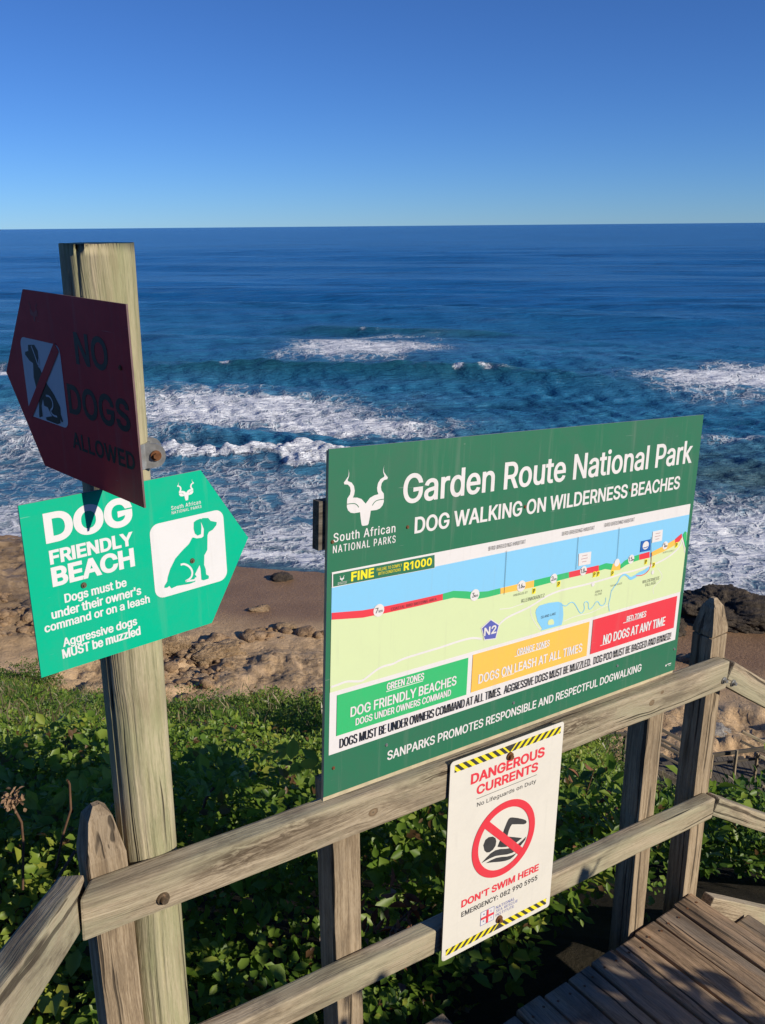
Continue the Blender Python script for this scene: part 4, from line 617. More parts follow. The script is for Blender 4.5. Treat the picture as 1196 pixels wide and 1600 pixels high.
# rubble strewn along the foot of the slope: too many stones to count
def rubble(n, seed):
    g = np.random.default_rng(seed); bm0 = bmesh.new(); bmesh.ops.create_icosphere(bm0, subdivisions=2, radius=1)
    bv = np.array([v.co for v in bm0.verts]); bf = np.array([[v.index for v in f.verts] for f in bm0.faces]); bm0.free()
    x = g.uniform(-24, 16, n * 6); yt = toe(x); y = yt + g.uniform(-.3, 9.5, n * 6)
    keep = (fbm(x * .3 + 3, y * .3 + 7, 3) > .44 + .022 * (y - yt)); x, y = x[keep][:n], y[keep][:n]; n = len(x)
    sz = np.exp(g.normal(-2.25, .55, n)).clip(.03, .42)
    V = bv[None] * (1 + g.normal(0, .13, (n, len(bv), 1)))
    V = V * np.stack([sz * g.uniform(.8, 1.5, n), sz * g.uniform(.7, 1.2, n), sz * g.uniform(.4, .8, n)], 1)[:, None, :]
    a = g.uniform(0, 6.28, n); c, s_ = np.cos(a)[:, None], np.sin(a)[:, None]
    X_ = V[..., 0] * c - V[..., 1] * s_; Y_ = V[..., 0] * s_ + V[..., 1] * c
    P = np.stack([X_ + x[:, None], Y_ + y[:, None], V[..., 2] + (tz(x, y) + H + sz * .15)[:, None]], -1).reshape(-1, 3)
    return np_mesh('rubble', P, (bf[None] + (np.arange(n) * len(bv))[:, None, None]).reshape(-1, 3))
R_RUB = rock_mat('rubble_rock', (.14, .085, .048), (.40, .265, .150), (.62, .44, .27))
tag(link('rubble', rubble(1700, 4), R_RUB), kind='stuff')

# ------------------------------------------------------------------ leaves
def leaf_mat(name, dark, mid, lite, trans=.35):
    s = NT(name)
    t = s.attr('tone')
    col = s.ramp(t, [(.0, (.16, .085, .035)), (.03, dark), (.5, mid), (.9, lite), (1.0, (lite[0] * 1.25, lite[1] * 1.05, lite[2]))])
    s.l(col, s.b.inputs['Base Color']); s.set(Roughness=.42, Specular_IOR_Level=.45)
    tr = s.n('ShaderNodeBsdfTranslucent'); mx = s.n('ShaderNodeMixShader'); mx.inputs[0].default_value = trans
    s.l(s.mix(.5, col, (.16, .26, .02)), tr.inputs['Color'])
    s.l(s.b.outputs[0], mx.inputs[1]); s.l(tr.outputs[0], mx.inputs[2]); s.l(mx.outputs[0], s.out.inputs['Surface'])
    return s.m
L_COVER = leaf_mat('ground_cover_leaf', (.050, .112, .016), (.160, .275, .032), (.31, .41, .060), .52)
L_BUSH = leaf_mat('bush_leaf', (.036, .080, .012), (.090, .165, .022), (.19, .265, .038), .42)
L_GREY = leaf_mat('dry_grey_green_leaf', (.10, .09, .045), (.17, .155, .075), (.25, .21, .12), .15)
M_STEM = plain('brown_stem', (.12, .065, .035), .8, var=.4)
M_DRY = plain('dry_seed_head', (.30, .19, .11), .85, var=.4, scale=80)

_LT = np.array([[0, 0, 0], [.40, .30, .10], [.46, .62, .12], [0, 1, -.06], [-.46, .62, .12], [-.40, .30, .10]], float)
def leaf_mesh(name, P, Dv, Nv, L, Wd, tone, simple=False):
    """P base points, Dv leaf directions, Nv approx normals, L lengths, Wd widths"""
    Dv = Dv / np.linalg.norm(Dv, axis=1, keepdims=True)
    S = np.cross(Dv, Nv); S /= np.maximum(np.linalg.norm(S, axis=1, keepdims=True), 1e-6); N = np.cross(S, Dv)
    if simple: tmpl = np.array([[0, 0, 0], [.5, .55, .05], [0, 1, -.05], [-.5, .55, .05]]); fa = [[0, 1, 2, 3]]
    else: tmpl = _LT; fa = [[0, 1, 2, 3], [0, 3, 4, 5]]
    k = len(tmpl); n = len(P)
    V = P[:, None, :] + S[:, None, :] * (tmpl[None, :, 0:1] * Wd[:, None, None]) + Dv[:, None, :] * (tmpl[None, :, 1:2] * L[:, None, None]) + N[:, None, :] * (tmpl[None, :, 2:3] * L[:, None, None])
    fcs = (np.array(fa)[None] + (np.arange(n) * k)[:, None, None]).reshape(-1, 4)
    me = np_mesh(name, V.reshape(-1, 3), fcs)
    fattr(me, 'tone', np.repeat(tone, k))
    return me

def canopy(x, y):
    r = np.hypot(x, y)
    c = .10 + 1.0 * fbm(x * .62 + 11, y * .62, 3) ** 1.6 + .40 * (fbm(x * 2.3, y * 2.3 + 4, 2) - .4)
    c = np.clip(c, .05, 1.2) * (1 + .25 * sstep(8, 20, r)) * (1 - .55 * sstep(3, 7, x))
    c = c * (1 - .75 * sstep(.72, .98, (y - 2.6) / (toe(x) - 2.6)))
    hedge = sstep(2.0, 2.6, y) * (1 - sstep(3.1, 4.3, y)) * (1 - sstep(.5, 1.2, x))
    return c * (1 - .6 * hedge) + hedge * (.42 + .5 * (fbm(x * 1.5 + 3, y * 1.5, 3) - .4))

def scatter(n, r0, r1, az0, az1):
    a = np.radians(RNG.uniform(az0, az1, n)); r = np.sqrt(RNG.uniform(r0 ** 2, r1 ** 2, n))
    return r * np.sin(a), r * np.cos(a)

def cover_leaves(ncl, per, r0, r1, lmin, lmax, az0, az1, simple, spread):
    x, y = scatter(ncl, r0, r1, az0, az1)
    yt = toe(x) + 1.6 * (fbm(x * .35 + 9, x * 0 + 3.3, 3) - .5)
    nb_ = -.57643 * x + .81714 * y; s_ = .81714 * x + .57643 * y
    keep = (y < yt - .15 + 1.0 * (fbm(x * .9, y * .9, 2) - .5)) & ~((nb_ < 1.56) & (s_ > .25)) & (y > .2)
    keep &= ~((x > 5.9) & (y > 21.2) & (y < 24.4) & (x < 14))
    keep &= RNG.random(ncl) < sstep(.18, .42, fbm(x * 1.3 + 31, y * 1.3, 3)) * .9 + .1
    x, y = x[keep], y[keep]; n = len(x)
    dpt = RNG.random(n) ** 1.8
    z = tz(x, y) + canopy(x, y) * (1 - .75 * dpt)
    patch = fbm(x * .55 + 70, y * .55, 3)
    ct = np.clip(.48 + 1.3 * (patch - .5) + RNG.normal(0, .16, n), 0, 1)
    out = RNG.normal(0, .5, (n, 3)); out[:, 2] = np.abs(out[:, 2]) + .42; out = out + np.array(SUN) * .55; out /= np.linalg.norm(out, axis=1, keepdims=True)
    P = np.repeat(np.stack([x, y, z + H], 1), per, 0); O = np.repeat(out, per, 0); m = len(P)
    rnd = RNG.normal(0, 1, (m, 3)); rad = np.cross(O, rnd); rad /= np.linalg.norm(rad, axis=1, keepdims=True)
    lift = RNG.uniform(-.15, .9, m)[:, None]
    Dv = rad + O * lift; Nv = O - rad * lift * .8 + RNG.normal(0, .18, (m, 3))
    P = P + rad * RNG.uniform(0, spread, m)[:, None] + O * RNG.uniform(-spread, spread, m)[:, None]
    L = RNG.uniform(lmin, lmax, m) * np.repeat(RNG.uniform(.7, 1.25, n), per); tone = np.clip(np.repeat(ct, per) + RNG.normal(0, .15, m), .05, 1)
    tone[(RNG.random(m) < .035) | np.repeat(RNG.random(n) < .02, per)] = 0
    return P, Dv, Nv, L, L * RNG.uniform(.5, .72, m), tone
near = cover_leaves(24000, 6, 1.9, 5.2, .022, .046, -62, 62, False, .035)
tag(link('ground_cover', leaf_mesh('near_leaves', *near), L_COVER), kind='stuff')
big_ = cover_leaves(1900, 5, 1.9, 5.2, .048, .085, -62, 62, False, .05)
big_[0][:, 2] += .06; big_[5][:] = np.clip(big_[5] + .25, 0, 1)  # large leaves raised and lightened in colour to look sunlit
tag(link('ground_cover', leaf_mesh('large_leaves', *big_), L_COVER), kind='stuff')
mid = cover_leaves(62000, 6, 4.9, 16, .028, .056, -48, 48, True, .07)
tag(link('ground_cover', leaf_mesh('mid_leaves', *mid), L_COVER), kind='stuff')
far = cover_leaves(115000, 4, 15.6, 46, .045, .095, -44, 42, True, .11)
tag(link('ground_cover', leaf_mesh('far_leaves', *far, simple=True), L_COVER), kind='stuff')
dx, dy = scatter(9000, 5, 34, -40, 35)
k_ = (dy < toe(dx) - .3) & (fbm(dx * .4 + 13, dy * .4 + 2, 3) > .545)
dx, dy = dx[k_], dy[k_]; n_ = len(dx) * 5
P = np.repeat(np.stack([dx, dy, tz(dx, dy) + canopy(dx, dy) * .95 + H], 1), 5, 0) + RNG.normal(0, .12, (n_, 3))
Dv = RNG.normal(0, .5, (n_, 3)); Dv[:, 2] = np.abs(Dv[:, 2]) + .6
tag(link('dry_scrub', leaf_mesh('dry_scrub', P, Dv, RNG.normal(0, 1, (n_, 3)), RNG.uniform(.10, .26, n_), RNG.uniform(.008, .022, n_), RNG.random(n_), simple=True), L_GREY), kind='stuff')

gx, gy = scatter(5000, 9, 36, -44, 3)
k_ = (gy < toe(gx) - .1) & (fbm(gx * .3 + 23, gy * .3 + 12, 3) > .47)
gx, gy = gx[k_], gy[k_]; n_ = len(gx) * 9
P = np.repeat(np.stack([gx, gy, tz(gx, gy) + canopy(gx, gy) * .8 + H], 1), 9, 0) + RNG.normal(0, .06, (n_, 3))
Dv = RNG.normal(0, .42, (n_, 3)); Dv[:, 2] = np.abs(Dv[:, 2]) + .8
tag(link('grass', leaf_mesh('grass', P, Dv, RNG.normal(0, 1, (n_, 3)) + np.array(SUN), RNG.uniform(.10, .24, n_), RNG.uniform(.008, .018, n_), RNG.uniform(.05, .75, n_), simple=True), leaf_mat('grass_blade', (.05, .12, .016), (.12, .24, .03), (.24, .36, .05), .5)), kind='stuff')

def bush(name, x, y, rx, ry, h, nl, leaf, label, seed, mat=None, z0=None, group=None, holes=.35):
    g = np.random.default_rng(seed)
    z0 = float(tz(x, y)) if z0 is None else z0
    root = empty(name, (x, y, z0 + H), label, 'bush', group)
    nb_ = max(6, nl // 90)
    # lobes
    lob = g.normal(0, 1, (26, 3)); lob[:, 2] = np.abs(lob[:, 2]); lob /= np.linalg.norm(lob, axis=1, keepdims=True)
    lob *= g.uniform(.45, .8, (26, 1)); lr = g.uniform(.18, .36, 26)
    i = g.integers(0, 26, nl); d = g.normal(0, 1, (nl, 3)); d /= np.linalg.norm(d, axis=1, keepdims=True)
    rad_ = g.random(nl) ** .4
    P = lob[i] + d * (lr[i] * rad_)[:, None]
    P[:, 2] = np.maximum(P[:, 2], .02)
    fx = fbm(P[:, 0] * 3 + seed, P[:, 1] * 3 + P[:, 2] * 3, 2); kp = fx > holes
    P, d, i = P[kp], d[kp], i[kp]; n = len(P)
    P = P * np.array([rx, ry, h])
    Dv = d + g.normal(0, .55, (n, 3)) + np.array([0, 0, .3]); Nv = d + g.normal(0, .45, (n, 3)) + np.array([0, 0, .4]) + np.array(SUN) * .5
    tone = np.clip(.45 + g.normal(0, .16, n) + .25 * (lr[i] - .27) / .1 * .5, 0, 1)
    L = g.uniform(leaf * .7, leaf * 1.25, n)
    fo = link('foliage', leaf_mesh('foliage', P, Dv, Nv, L, L * g.uniform(.5, .75, n), tone, simple=leaf < .05 or y > 12), mat or L_BUSH, root)
    bm = bmesh.new()
    for k in range(7):
        e = Vector((lob[k][0] * rx * .7, lob[k][1] * ry * .7, max(.15, lob[k][2]) * h * .8)); st = Vector((g.normal(0, .04), g.normal(0, .04), -.1))
        q = (e - st).to_track_quat('Z', 'Y').to_matrix().to_4x4(); q.translation = (st + e) / 2
        bmesh.ops.create_cone(bm, cap_ends=False, segments=6, radius1=.02 + .012 * h, radius2=.006, depth=(e - st).length, matrix=q)
    bm_link('stem', bm, M_STEM, root, True)
    return root
# bushes on the slope that stand out of the ground cover
for a in [('coastal_bush', 4.9, 19.0, 1.5, 1.4, 1.6, 3600, .075, 'large rounded green bush beside the far stairs, seen under the big board', 21),
          ('coastal_bush', -3.2, 26.6, 1.6, 1.2, .75, 3000, .07, 'bush at the sand edge just right of the round pole', 23),
          ('coastal_bush', -.6, 22.6, 1.4, 1.2, .9, 3000, .07, 'bush on the slope touching the left edge of the big board', 24),
          ('coastal_bush', -13.5, 29.6, 2.2, 1.6, 1.2, 5000, .075, 'dense green bush at the far left edge of the slope, below the rock ledge', 25),
          ('coastal_bush', 1.6, 25.2, 1.9, 1.6, 3.2, 5000, .09, 'tall bush at the foot of the slope behind the big board, shading the sand', 28),
          ('coastal_bush', -4.2, 17.8, 1.3, 1.1, .8, 3500, .055, 'low leafy bush halfway down the slope right of the round pole', 26),
          ('coastal_bush', -6.4, 15.5, 1.3, 1.1, .7, 3500, .055, 'low leafy bush halfway down the slope left of the round pole', 27)]:
    bush(*a, group='bushes on the slope')

def plant_sprig(name, pts, r, label, head=None, leaves=0):
    root = empty(name, pts[0], label, 'plant')
    cu = bpy.data.curves.new('stalk', 'CURVE'); cu.dimensions = '3D'; cu.bevel_depth = r; cu.bevel_resolution = 2
    sp = cu.splines.new('POLY'); sp.points.add(len(pts) - 1)
    for p, q in zip(sp.points, pts): p.co = (*(Vector(q) - Vector(pts[0])), 1)
    ob = bpy.data.objects.new('tmp', cu); C.objects.link(ob)
    me = bpy.data.meshes.new_from_object(ob.evaluated_get(bpy.context.evaluated_depsgraph_get()))
    bpy.data.objects.remove(ob)
    link('stalk', me, M_STEM, root, True)
    if head:
        n = 70; top = np.array(Vector(pts[-1]) - Vector(pts[0]))
        P = top + RNG.normal(0, head * .45, (n, 3)); Dv = RNG.normal(0, 1, (n, 3)); Nv = RNG.normal(0, 1, (n, 3))
        link('seed_head', leaf_mesh('seed_head', P, Dv, Nv, RNG.uniform(.010, .024, n), RNG.uniform(.006, .012, n), RNG.random(n)), M_DRY, root)
    return root
def G(px, py, zc):                       # a point out along one sight line of the survey, zc metres away
    x, y = (px - 598) / 1400, (py - 800) / 1400
    return Vector((_R[0][0] * x + _R[0][1] * y + _R[0][2], _R[1][0] * x + _R[1][1] * y + _R[1][2], _R[2][0] * x + _R[2][1] * y + _R[2][2])) * zc + Vector((0, 0, H))
plant_sprig('dry_flower_stalk', [G(36, 1390, 2.3), G(37, 1320, 2.3), G(34, 1285, 2.28), G(24, 1266, 2.27), G(18, 1250, 2.26)], .0032, 'dry stalk with a brown seed head at the left edge beside the pointed post', .030)
plant_sprig('dry_twig', [G(88, 1355, 2.25), G(100, 1300, 2.25), G(111, 1265, 2.24), G(109, 1225, 2.24), G(106, 1219, 2.23)], .0030, 'thin bare dark twig standing left of the pointed post')
plant_sprig('dry_twig', [G(48, 1428, 2.15), G(80, 1395, 2.15), G(95, 1365, 2.2), G(118, 1330, 2.25)], .0042, 'reddish brown bent twig low behind the left stair rail')
plant_sprig('dry_twig', [G(318, 1262, 3.0), G(322, 1248, 3.0), G(334, 1231, 3.0)], .005, 'short brown twig among leaves right of the round pole')
# withered leaves hanging on a shoot below the rails
def dry_clump(px, py, zc, n, sp, label):
    c = G(px, py, zc); root = empty('withered_shoot', c, label, 'plant')
    P = RNG.normal(0, sp, (n, 3)); Dv = RNG.normal(0, 1, (n, 3)); Dv[:, 2] -= .8
    link('leaves', leaf_mesh('withered', P, Dv, RNG.normal(0, 1, (n, 3)), RNG.uniform(.03, .06, n), RNG.uniform(.012, .026, n), RNG.random(n)), plain('withered_leaf', (.20, .085, .04), .8, var=.5, scale=30), root)
    bm = bmesh.new()
    for k in range(6):
        e = Vector(P[k]); q = e.to_track_quat('Z', 'Y').to_matrix().to_4x4(); q.translation = e / 2
        bmesh.ops.create_cone(bm, cap_ends=False, segments=5, radius1=.004, radius2=.002, depth=e.length, matrix=q)
    bm_link('stem', bm, M_STEM, root)
dry_clump(615, 1450, 2.35, 70, .055, 'withered brown leaves behind the lower rail left of the danger sign')
dry_clump(905, 1275, 3.6, 60, .08, 'withered reddish leaves right of the danger sign')

# ------------------------------------------------------------------ landing railing
rail = empty('landing_railing', F(1.3, D + .04, -2.1), 'weathered wooden railing of the landing, carrying the big green map board', 'railing')
def RT(name, p0, p1, w_, t_, mat=W_RAIL, par=None, up=UP, **k): return timber(name, p0, p1, w_, t_, up, mat, par or rail, **k)
tr_ = RT('top_rail', F(.318, D + .0225, -1.1665), F(2.212, D + .0225, -1.281), .090, .045, mat=W_TOP, segs=40, bev=.006, wob=.0018)
for v in tr_.data.vertices:                     # mitred left end
    if v.co.x < .02: v.co.x -= v.co.z * .75
RT('lower_rail', F(.30, D + .0225, -1.585), F(2.226, D + .0225, -1.752), .070, .045, segs=40, bev=.006, wob=.0016)
def post(s0, s1, nb0, ztop, zbot, par, pointed=0., label=None, mat=W_POST, dep=.07, kerf=False):
    s_ = (s0 + s1) / 2; w_ = s1 - s0; _k[0] += 1
    L = ztop - zbot - pointed
    bm = box_bm(L, w_, dep, .003, 24, .0012, _k[0])
    if pointed:
        tf = [f for f in bm.faces if f.calc_center_median().x > L - 1e-3 and abs(f.normal.x) > .9]
        if kerf:
            for dx_, sc in ((0, .80), (.006, .80), (.006, 1.0), (.02, 1.0)):
                r = bmesh.ops.extrude_face_region(bm, geom=tf); tf = [f for f in r['geom'] if isinstance(f, bmesh.types.BMFace)]
                for v in [v for v in r['geom'] if isinstance(v, bmesh.types.BMVert)]:
                    v.co.x = L + dx_; v.co.y = math.copysign(min(abs(v.co.y), w_ / 2), v.co.y); v.co.y = math.copysign(w_ / 2 * sc, v.co.y) if abs(v.co.y) > w_ * .2 else v.co.y; v.co.z = math.copysign(dep / 2 * sc, v.co.z) if abs(v.co.z) > dep * .2 else v.co.z
        r = bmesh.ops.extrude_face_region(bm, geom=tf); vs = [v for v in r['geom'] if isinstance(v, bmesh.types.BMVert)]
        for v in vs:
            v.co.x = L + pointed * .78; v.co.y *= .62; v.co.z *= .62
        fs = [f for f in r['geom'] if isinstance(f, bmesh.types.BMFace)]
        r = bmesh.ops.extrude_face_region(bm, geom=fs); vs = [v for v in r['geom'] if isinstance(v, bmesh.types.BMVert)]
        for v in vs:
            v.co.x = L + pointed; v.co.y *= .30; v.co.z *= .30
    o = bm_link('post', bm, mat, par)
    m = frame(UP, AX, F(s_, nb0 + dep / 2, zbot))
    o.matrix_basis = Matrix.Translation(par.location).inverted() @ m
    if label: o['label'] = label
    return o
PB = D + .0475
post(.336, .408, PB, -.998, -2.9, rail, .095, 'post with a pointed top beside the round pole')
post(.853, .924, PB, -1.15, -2.9, rail)
post(1.915, 1.986, PB, -1.22, -2.9, rail)
pc = post(2.185, 2.260, PB, -1.062, -2.75, rail, .115, 'corner post with a pointed, grooved top', kerf=True)
# saw kerf round the corner post (a darker recessed groove: a proud collar each side)
# bolts
_nf = -NB
bolt('bolt', F(.452, D - .0005, -1.19), _nf, .0085, .012, M_BRASS, rail, 12)
bolt('bolt', F(2.190, D - .0005, -1.29), _nf, .0075, .014, M_STEEL, rail)

# stair railing going up towards the viewer on the left
dl = Vector((.090, -.930, .374)).normalized()
lr = empty('stair_railing', (-.60, .95, .1), 'left handrail rising toward the viewer from the pointed post', 'railing')
j = Vector((-.572, 1.352, -1.170 + H))
upl = (UP - dl * UP.dot(dl)).normalized()
tl_ = timber('top_rail', j, j + dl * 1.5, .092, .045, upl, W_RAIL, lr, .006, 30, .0016)
for v in tl_.data.vertices:
    if v.co.x < .02: v.co.x += v.co.y * .35
timber('lower_rail', j + Vector((0, 0, -.42)), j + dl * 1.5 + Vector((0, 0, -.42)), .07, .045, upl, W_RAIL, lr, .006, 20)
# the railing of the next flight going down to the right
da = (AX * math.cos(math.radians(33)) - UP * math.sin(math.radians(33)))
upd = (UP - da * UP.dot(da)).normalized()
rrail = empty('stair_railing', F(3.2, D + .05, -3.0), 'handrail sloping down to the right from the pointed corner post', 'railing')
q0 = F(2.222, D + .0225, -1.281)
timber('top_rail', q0, q0 + da * 2.6, .078, .045, upd, W_RAIL, rrail, .006, 30)
q1 = F(2.236, D + .0225, -1.752)
timber('lower_rail', q1, q1 + da * 2.6, .060, .045, upd, W_RAIL, rrail, .006, 30)
post(4.1, 4.17, PB, -2.3, -4.4, rrail)
bolt('bolt', F(2.240, D - .0005, -1.315), _nf, .0075, .014, M_STEEL, rrail)

# ------------------------------------------------------------------ deck and steps
deck = empty('wooden_deck', F(1.5, .8, -2.3), 'brown plank landing at the foot of the signs', 'deck')
E_ = -NB
for k in range(-4, 15):
    s0 = .73 + .1 * k + (.1 if k < -1 else .1) ; s1 = s0 + .090 + random.uniform(-.002, .002)
    if s1 > 2.245: break
    off = random.uniform(-.008, .010); dz = random.uniform(-.003, .003)
    pk = timber('plank', F((s0 + s1) / 2, 1.395 + off, -2.118 + dz), F((s0 + s1) / 2, .15, -2.118 + dz), s1 - s0, .035, AX, W_DECK, deck, .005, 14, .0022)
    pk.data.materials.append(M_RUST)
    bm = bmesh.new(); bm.from_mesh(pk.data)                          # two nail heads over each joist
    for nx in (.043, .845):
        for ny in (-.024, .022):
            r_ = bmesh.ops.create_circle(bm, cap_ends=True, segments=10, radius=.0042, matrix=Matrix.Translation((nx + random.uniform(-.006, .006), ny + random.uniform(-.004, .004), .0196)))
            for f in {f for v in r_['verts'] for f in v.link_faces}: f.material_index = 1
    bm.to_mesh(pk.data); bm.free()
timber('joist', F(.35, 1.352, -2.20), F(2.24, 1.352, -2.20), .12, .045, UP, W_DARK, deck)
timber('joist', F(.35, .55, -2.20), F(2.24, .55, -2.20), .12, .045, UP, W_DARK, deck)
# short bearer post poking up beside the deck edge
_b = Vector((.145, 1.90, -2.055 + H))
bm = box_bm(.8, .10, .10, .004, 8, .001, 99)
for v in bm.verts:
    if v.co.x > .79: v.co.x += .05 - abs(v.co.y) * .9 - abs(v.co.z) * .4; 
o = bm_link('bearer_post', bm, W_POST, deck)
o.matrix_basis = Matrix.Translation(deck.location).inverted() @ frame(UP, AX, _b - Vector((0, 0, .84)))
o['label'] = 'short post stub with a pointed top below the danger sign'
steps = empty('wooden_stairs', F(2.9, .9, -3.2), 'flight of plank steps going down behind the deck end', 'stairs')
timber('stringer', F(2.235, 1.375, -2.19), F(2.235, 1.375, -2.19) + da * 2.6, .17, .04, upd, W_RAIL, steps, .004, 20)
timber('stringer', F(2.235, .2, -2.19), F(2.235, .2, -2.19) + da * 2.6, .17, .04, upd, W_RAIL, steps, .004, 20)
for k in range(6):
    for h_ in (0, 1):
        sc = 2.30 + .26 * k + .128 * h_
        timber('tread', F(sc, 1.345, -2.30 - .169 * k), F(sc, .22, -2.30 - .169 * k), .118, .035, AX, W_DECK, steps, .005, 10, .0014)

# ------------------------------------------------------------------ round sign pole
pole = empty('sign_pole', (-.458, 1.465, -2.9 + H), 'thick round greenish timber pole carrying the two arrow signs', 'pole')
zb, zt = -2.9, -.022
nseg, nring = 120, 150
vv = []; 
for i in range(nring + 1):
    t = i / nring; z = zb + (zt - zb) * t
    cx = -.4585 + .0137 * (z + .95) ; cy = 1.4645 + .009 * (z + .95)
    for k in range(nseg):
        th = 2 * math.pi * k / nseg
        r = .0545 + .0028 * sstep(-1.0, 0, z) + .0012 * noise.noise(Vector((math.cos(th) * 1.6, math.sin(th) * 1.6, z * 1.1)))
        # drying cracks (angle, depth, z range)
        for (ac, dp, za, zz, wd) in ((-122, .014, -3, -.06, 1.9), (-80, .005, -2.2, -.45, 1.2), (-63, .004, -1.6, -.9, 1.0), (-106, .009, -.40, -.02, 1.2), (-52, .003, -.3, -.06, 1.0), (-92, .004, -3, -1.1, 1.0), (-20, .006, -3, -.5, 1.2)):
            a0 = math.radians(ac) + .05 * noise.noise(Vector((ac, 0, z * 2.2)))
            dd = abs((th - a0 + math.pi) % (2 * math.pi) - math.pi)
            if za < z < zz: r -= dp * max(0, 1 - dd / math.radians(wd * 1.6)) * min(1, (z - za) * 8) * (min(1, max(0, (zz - z) * 14)) if zz < -.03 else 1)
        vv.append((cx + r * math.cos(th), cy + r * math.sin(th), z + H + (.002 * noise.noise(Vector((math.cos(th) * 2, math.sin(th) * 2, 5))) if i == nring else 0)))
ii = np.arange((nring + 1) * nseg).reshape(nring + 1, nseg)
fq = np.stack([ii[:-1], np.roll(ii[:-1], -1, 1), np.roll(ii[1:], -1, 1), ii[1:]], -1).reshape(-1, 4)
bm = bmesh.new(); bv = [bm.verts.new(p) for p in vv]
for f in fq: bm.faces.new([bv[k] for k in f])
top = bm.faces.new([bv[k] for k in ii[-1]])
r_ = bmesh.ops.inset_region(bm, faces=[top], thickness=.0025, depth=.0012)
me = bpy.data.meshes.new('pole'); bm.normal_update(); bm.to_mesh(me); bm.free()
po = link('shaft', me, W_POLE, pole, True)
# local X up the pole so that the grain runs along it
mt = frame((0, 0, 1), (1, 0, 0), (-.458, 1.465, -2.9 + H))
me.transform(mt.inverted()); po.matrix_basis = Matrix.Translation(pole.location).inverted() @ mt
bm = bmesh.new(); bmesh.ops.create_icosphere(bm, subdivisions=2, radius=1)
for v in bm.verts: v.co = Vector((v.co.x * .0135, v.co.y * .004, v.co.z * .0035))
ro = bm_link('rusty_nail', bm, M_RUST, pole, True)
ro.matrix_basis = Matrix.Translation(pole.location).inverted() @ Matrix.Translation((-.432, 1.413, -.112 + H)) @ Matrix.Rotation(.2, 4, 'Z')

# ------------------------------------------------------------------ sign helpers
def sign_root(name, TL, u, v, h, label, cat, shift=0.0):
    """local X to the right, Y up, Z out of the face; origin at the foot of the panel's left edge"""
    u = Vector(u).normalized(); up = -Vector(v); TL = Vector(TL) + Vector((0, 0, H))
    m = frame(u, up, TL); up = Vector((m[0][1], m[1][1], m[2][1]))
    m.translation = TL - up * h
    o = empty(name, (0, 0, 0), label, cat); o.matrix_basis = m
    return o

def tri_poly(pts):
    tris = tessellate_polygon([[Vector((p[0], p[1], 0)) for p in pts]])
    out = []
    for t in tris:
        a, b, c = (pts[i] for i in t)
        ar = (b[0] - a[0]) * (c[1] - a[1]) - (c[0] - a[0]) * (b[1] - a[1])
        if abs(ar) < 1e-12: continue
        out.append(t if ar > 0 else (t[0], t[2], t[1]))
    return out

class Sign:
    def __init__(s, root, h): s.r = root; s.h = h
    def pt(s, p): return (p[0] / 1000.0, s.h - p[1] / 1000.0)
    def polys(s, name, plist, mat, z, par=None):
        V = []; Fc = []
        for pts in plist:
            q = [s.pt(p) for p in pts]; b = len(V)
            V += [(x, y, z) for x, y in q]; Fc += [tuple(b + i for i in t) for t in tri_poly(q)]
        me = bpy.data.meshes.new(name); me.from_pydata(V, [], Fc); me.update()
        return link(name, me, mat, par or s.r)
    def poly(s, name, pts, mat, z, par=None): return s.polys(name, [pts], mat, z, par)
    def ribbon_pts(s, pts, w_, smooth=2, taper=None):
        p = np.array(pts, float)
        for _ in range(smooth):
            q = [p[0]]
            for a, b in zip(p[:-1], p[1:]): q += [a * .75 + b * .25, a * .25 + b * .75]
            q.append(p[-1]); p = np.array(q)
        t = np.gradient(p, axis=0); t /= np.maximum(np.linalg.norm(t, axis=1, keepdims=True), 1e-9)
        nrm = np.stack([-t[:, 1], t[:, 0]], 1); ww = np.full(len(p), w_ / 2)
        if taper is not None: ww = np.interp(np.linspace(0, 1, len(p)), np.linspace(0, 1, len(taper)), taper) / 2
        return p + nrm * ww[:, None], p - nrm * ww[:, None]
    def ribbon(s, name, pts, w_, mat, z, par=None, smooth=2, taper=None):
        a, b = s.ribbon_pts(pts, w_, smooth, taper); n = len(a)
        V = [(*s.pt(q), z) for q in a] + [(*s.pt(q), z) for q in b]
        Fc = [(i, i + 1, n + i + 1, n + i) for i in range(n - 1)]
        me = bpy.data.meshes.new(name); me.from_pydata(V, [], Fc); me.update()
        o = link(name, me, mat, par or s.r)
        if me.polygons[0].normal.z < 0: me.flip_normals()
        return o
    def ellipse(s, c, rx, ry, n=40): return [(c[0] + rx * math.cos(t), c[1] + ry * math.sin(t)) for t in np.linspace(0, 2 * math.pi, n, endpoint=False)]
    def ring(s, name, c, r0, r1, mat, z, par=None, n=72):
        V = []; Fc = []
        for k in range(n):
            t = 2 * math.pi * k / n
            for r in (r0, r1): V.append((*s.pt((c[0] + r * math.cos(t), c[1] + r * math.sin(t))), z))
        for k in range(n):
            a = 2 * k; b = 2 * ((k + 1) % n); Fc.append((a, b, b + 1, a + 1))
        me = bpy.data.meshes.new(name); me.from_pydata(V, [], Fc); me.update()
        if me.polygons[0].normal.z < 0: me.flip_normals()
        return link(name, me, mat, par or s.r)

def rounded(x0, y0, x1, y1, r, n=6):
    out = []
    for cx, cy, a0 in ((x1 - r, y0 + r, -90), (x1 - r, y1 - r, 0), (x0 + r, y1 - r, 90), (x0 + r, y0 + r, 180)):
        for k in range(n + 1):
            a = math.radians(a0 + 90 * k / n); out.append((cx + r * math.cos(a), cy + r * math.sin(a)))
    return out

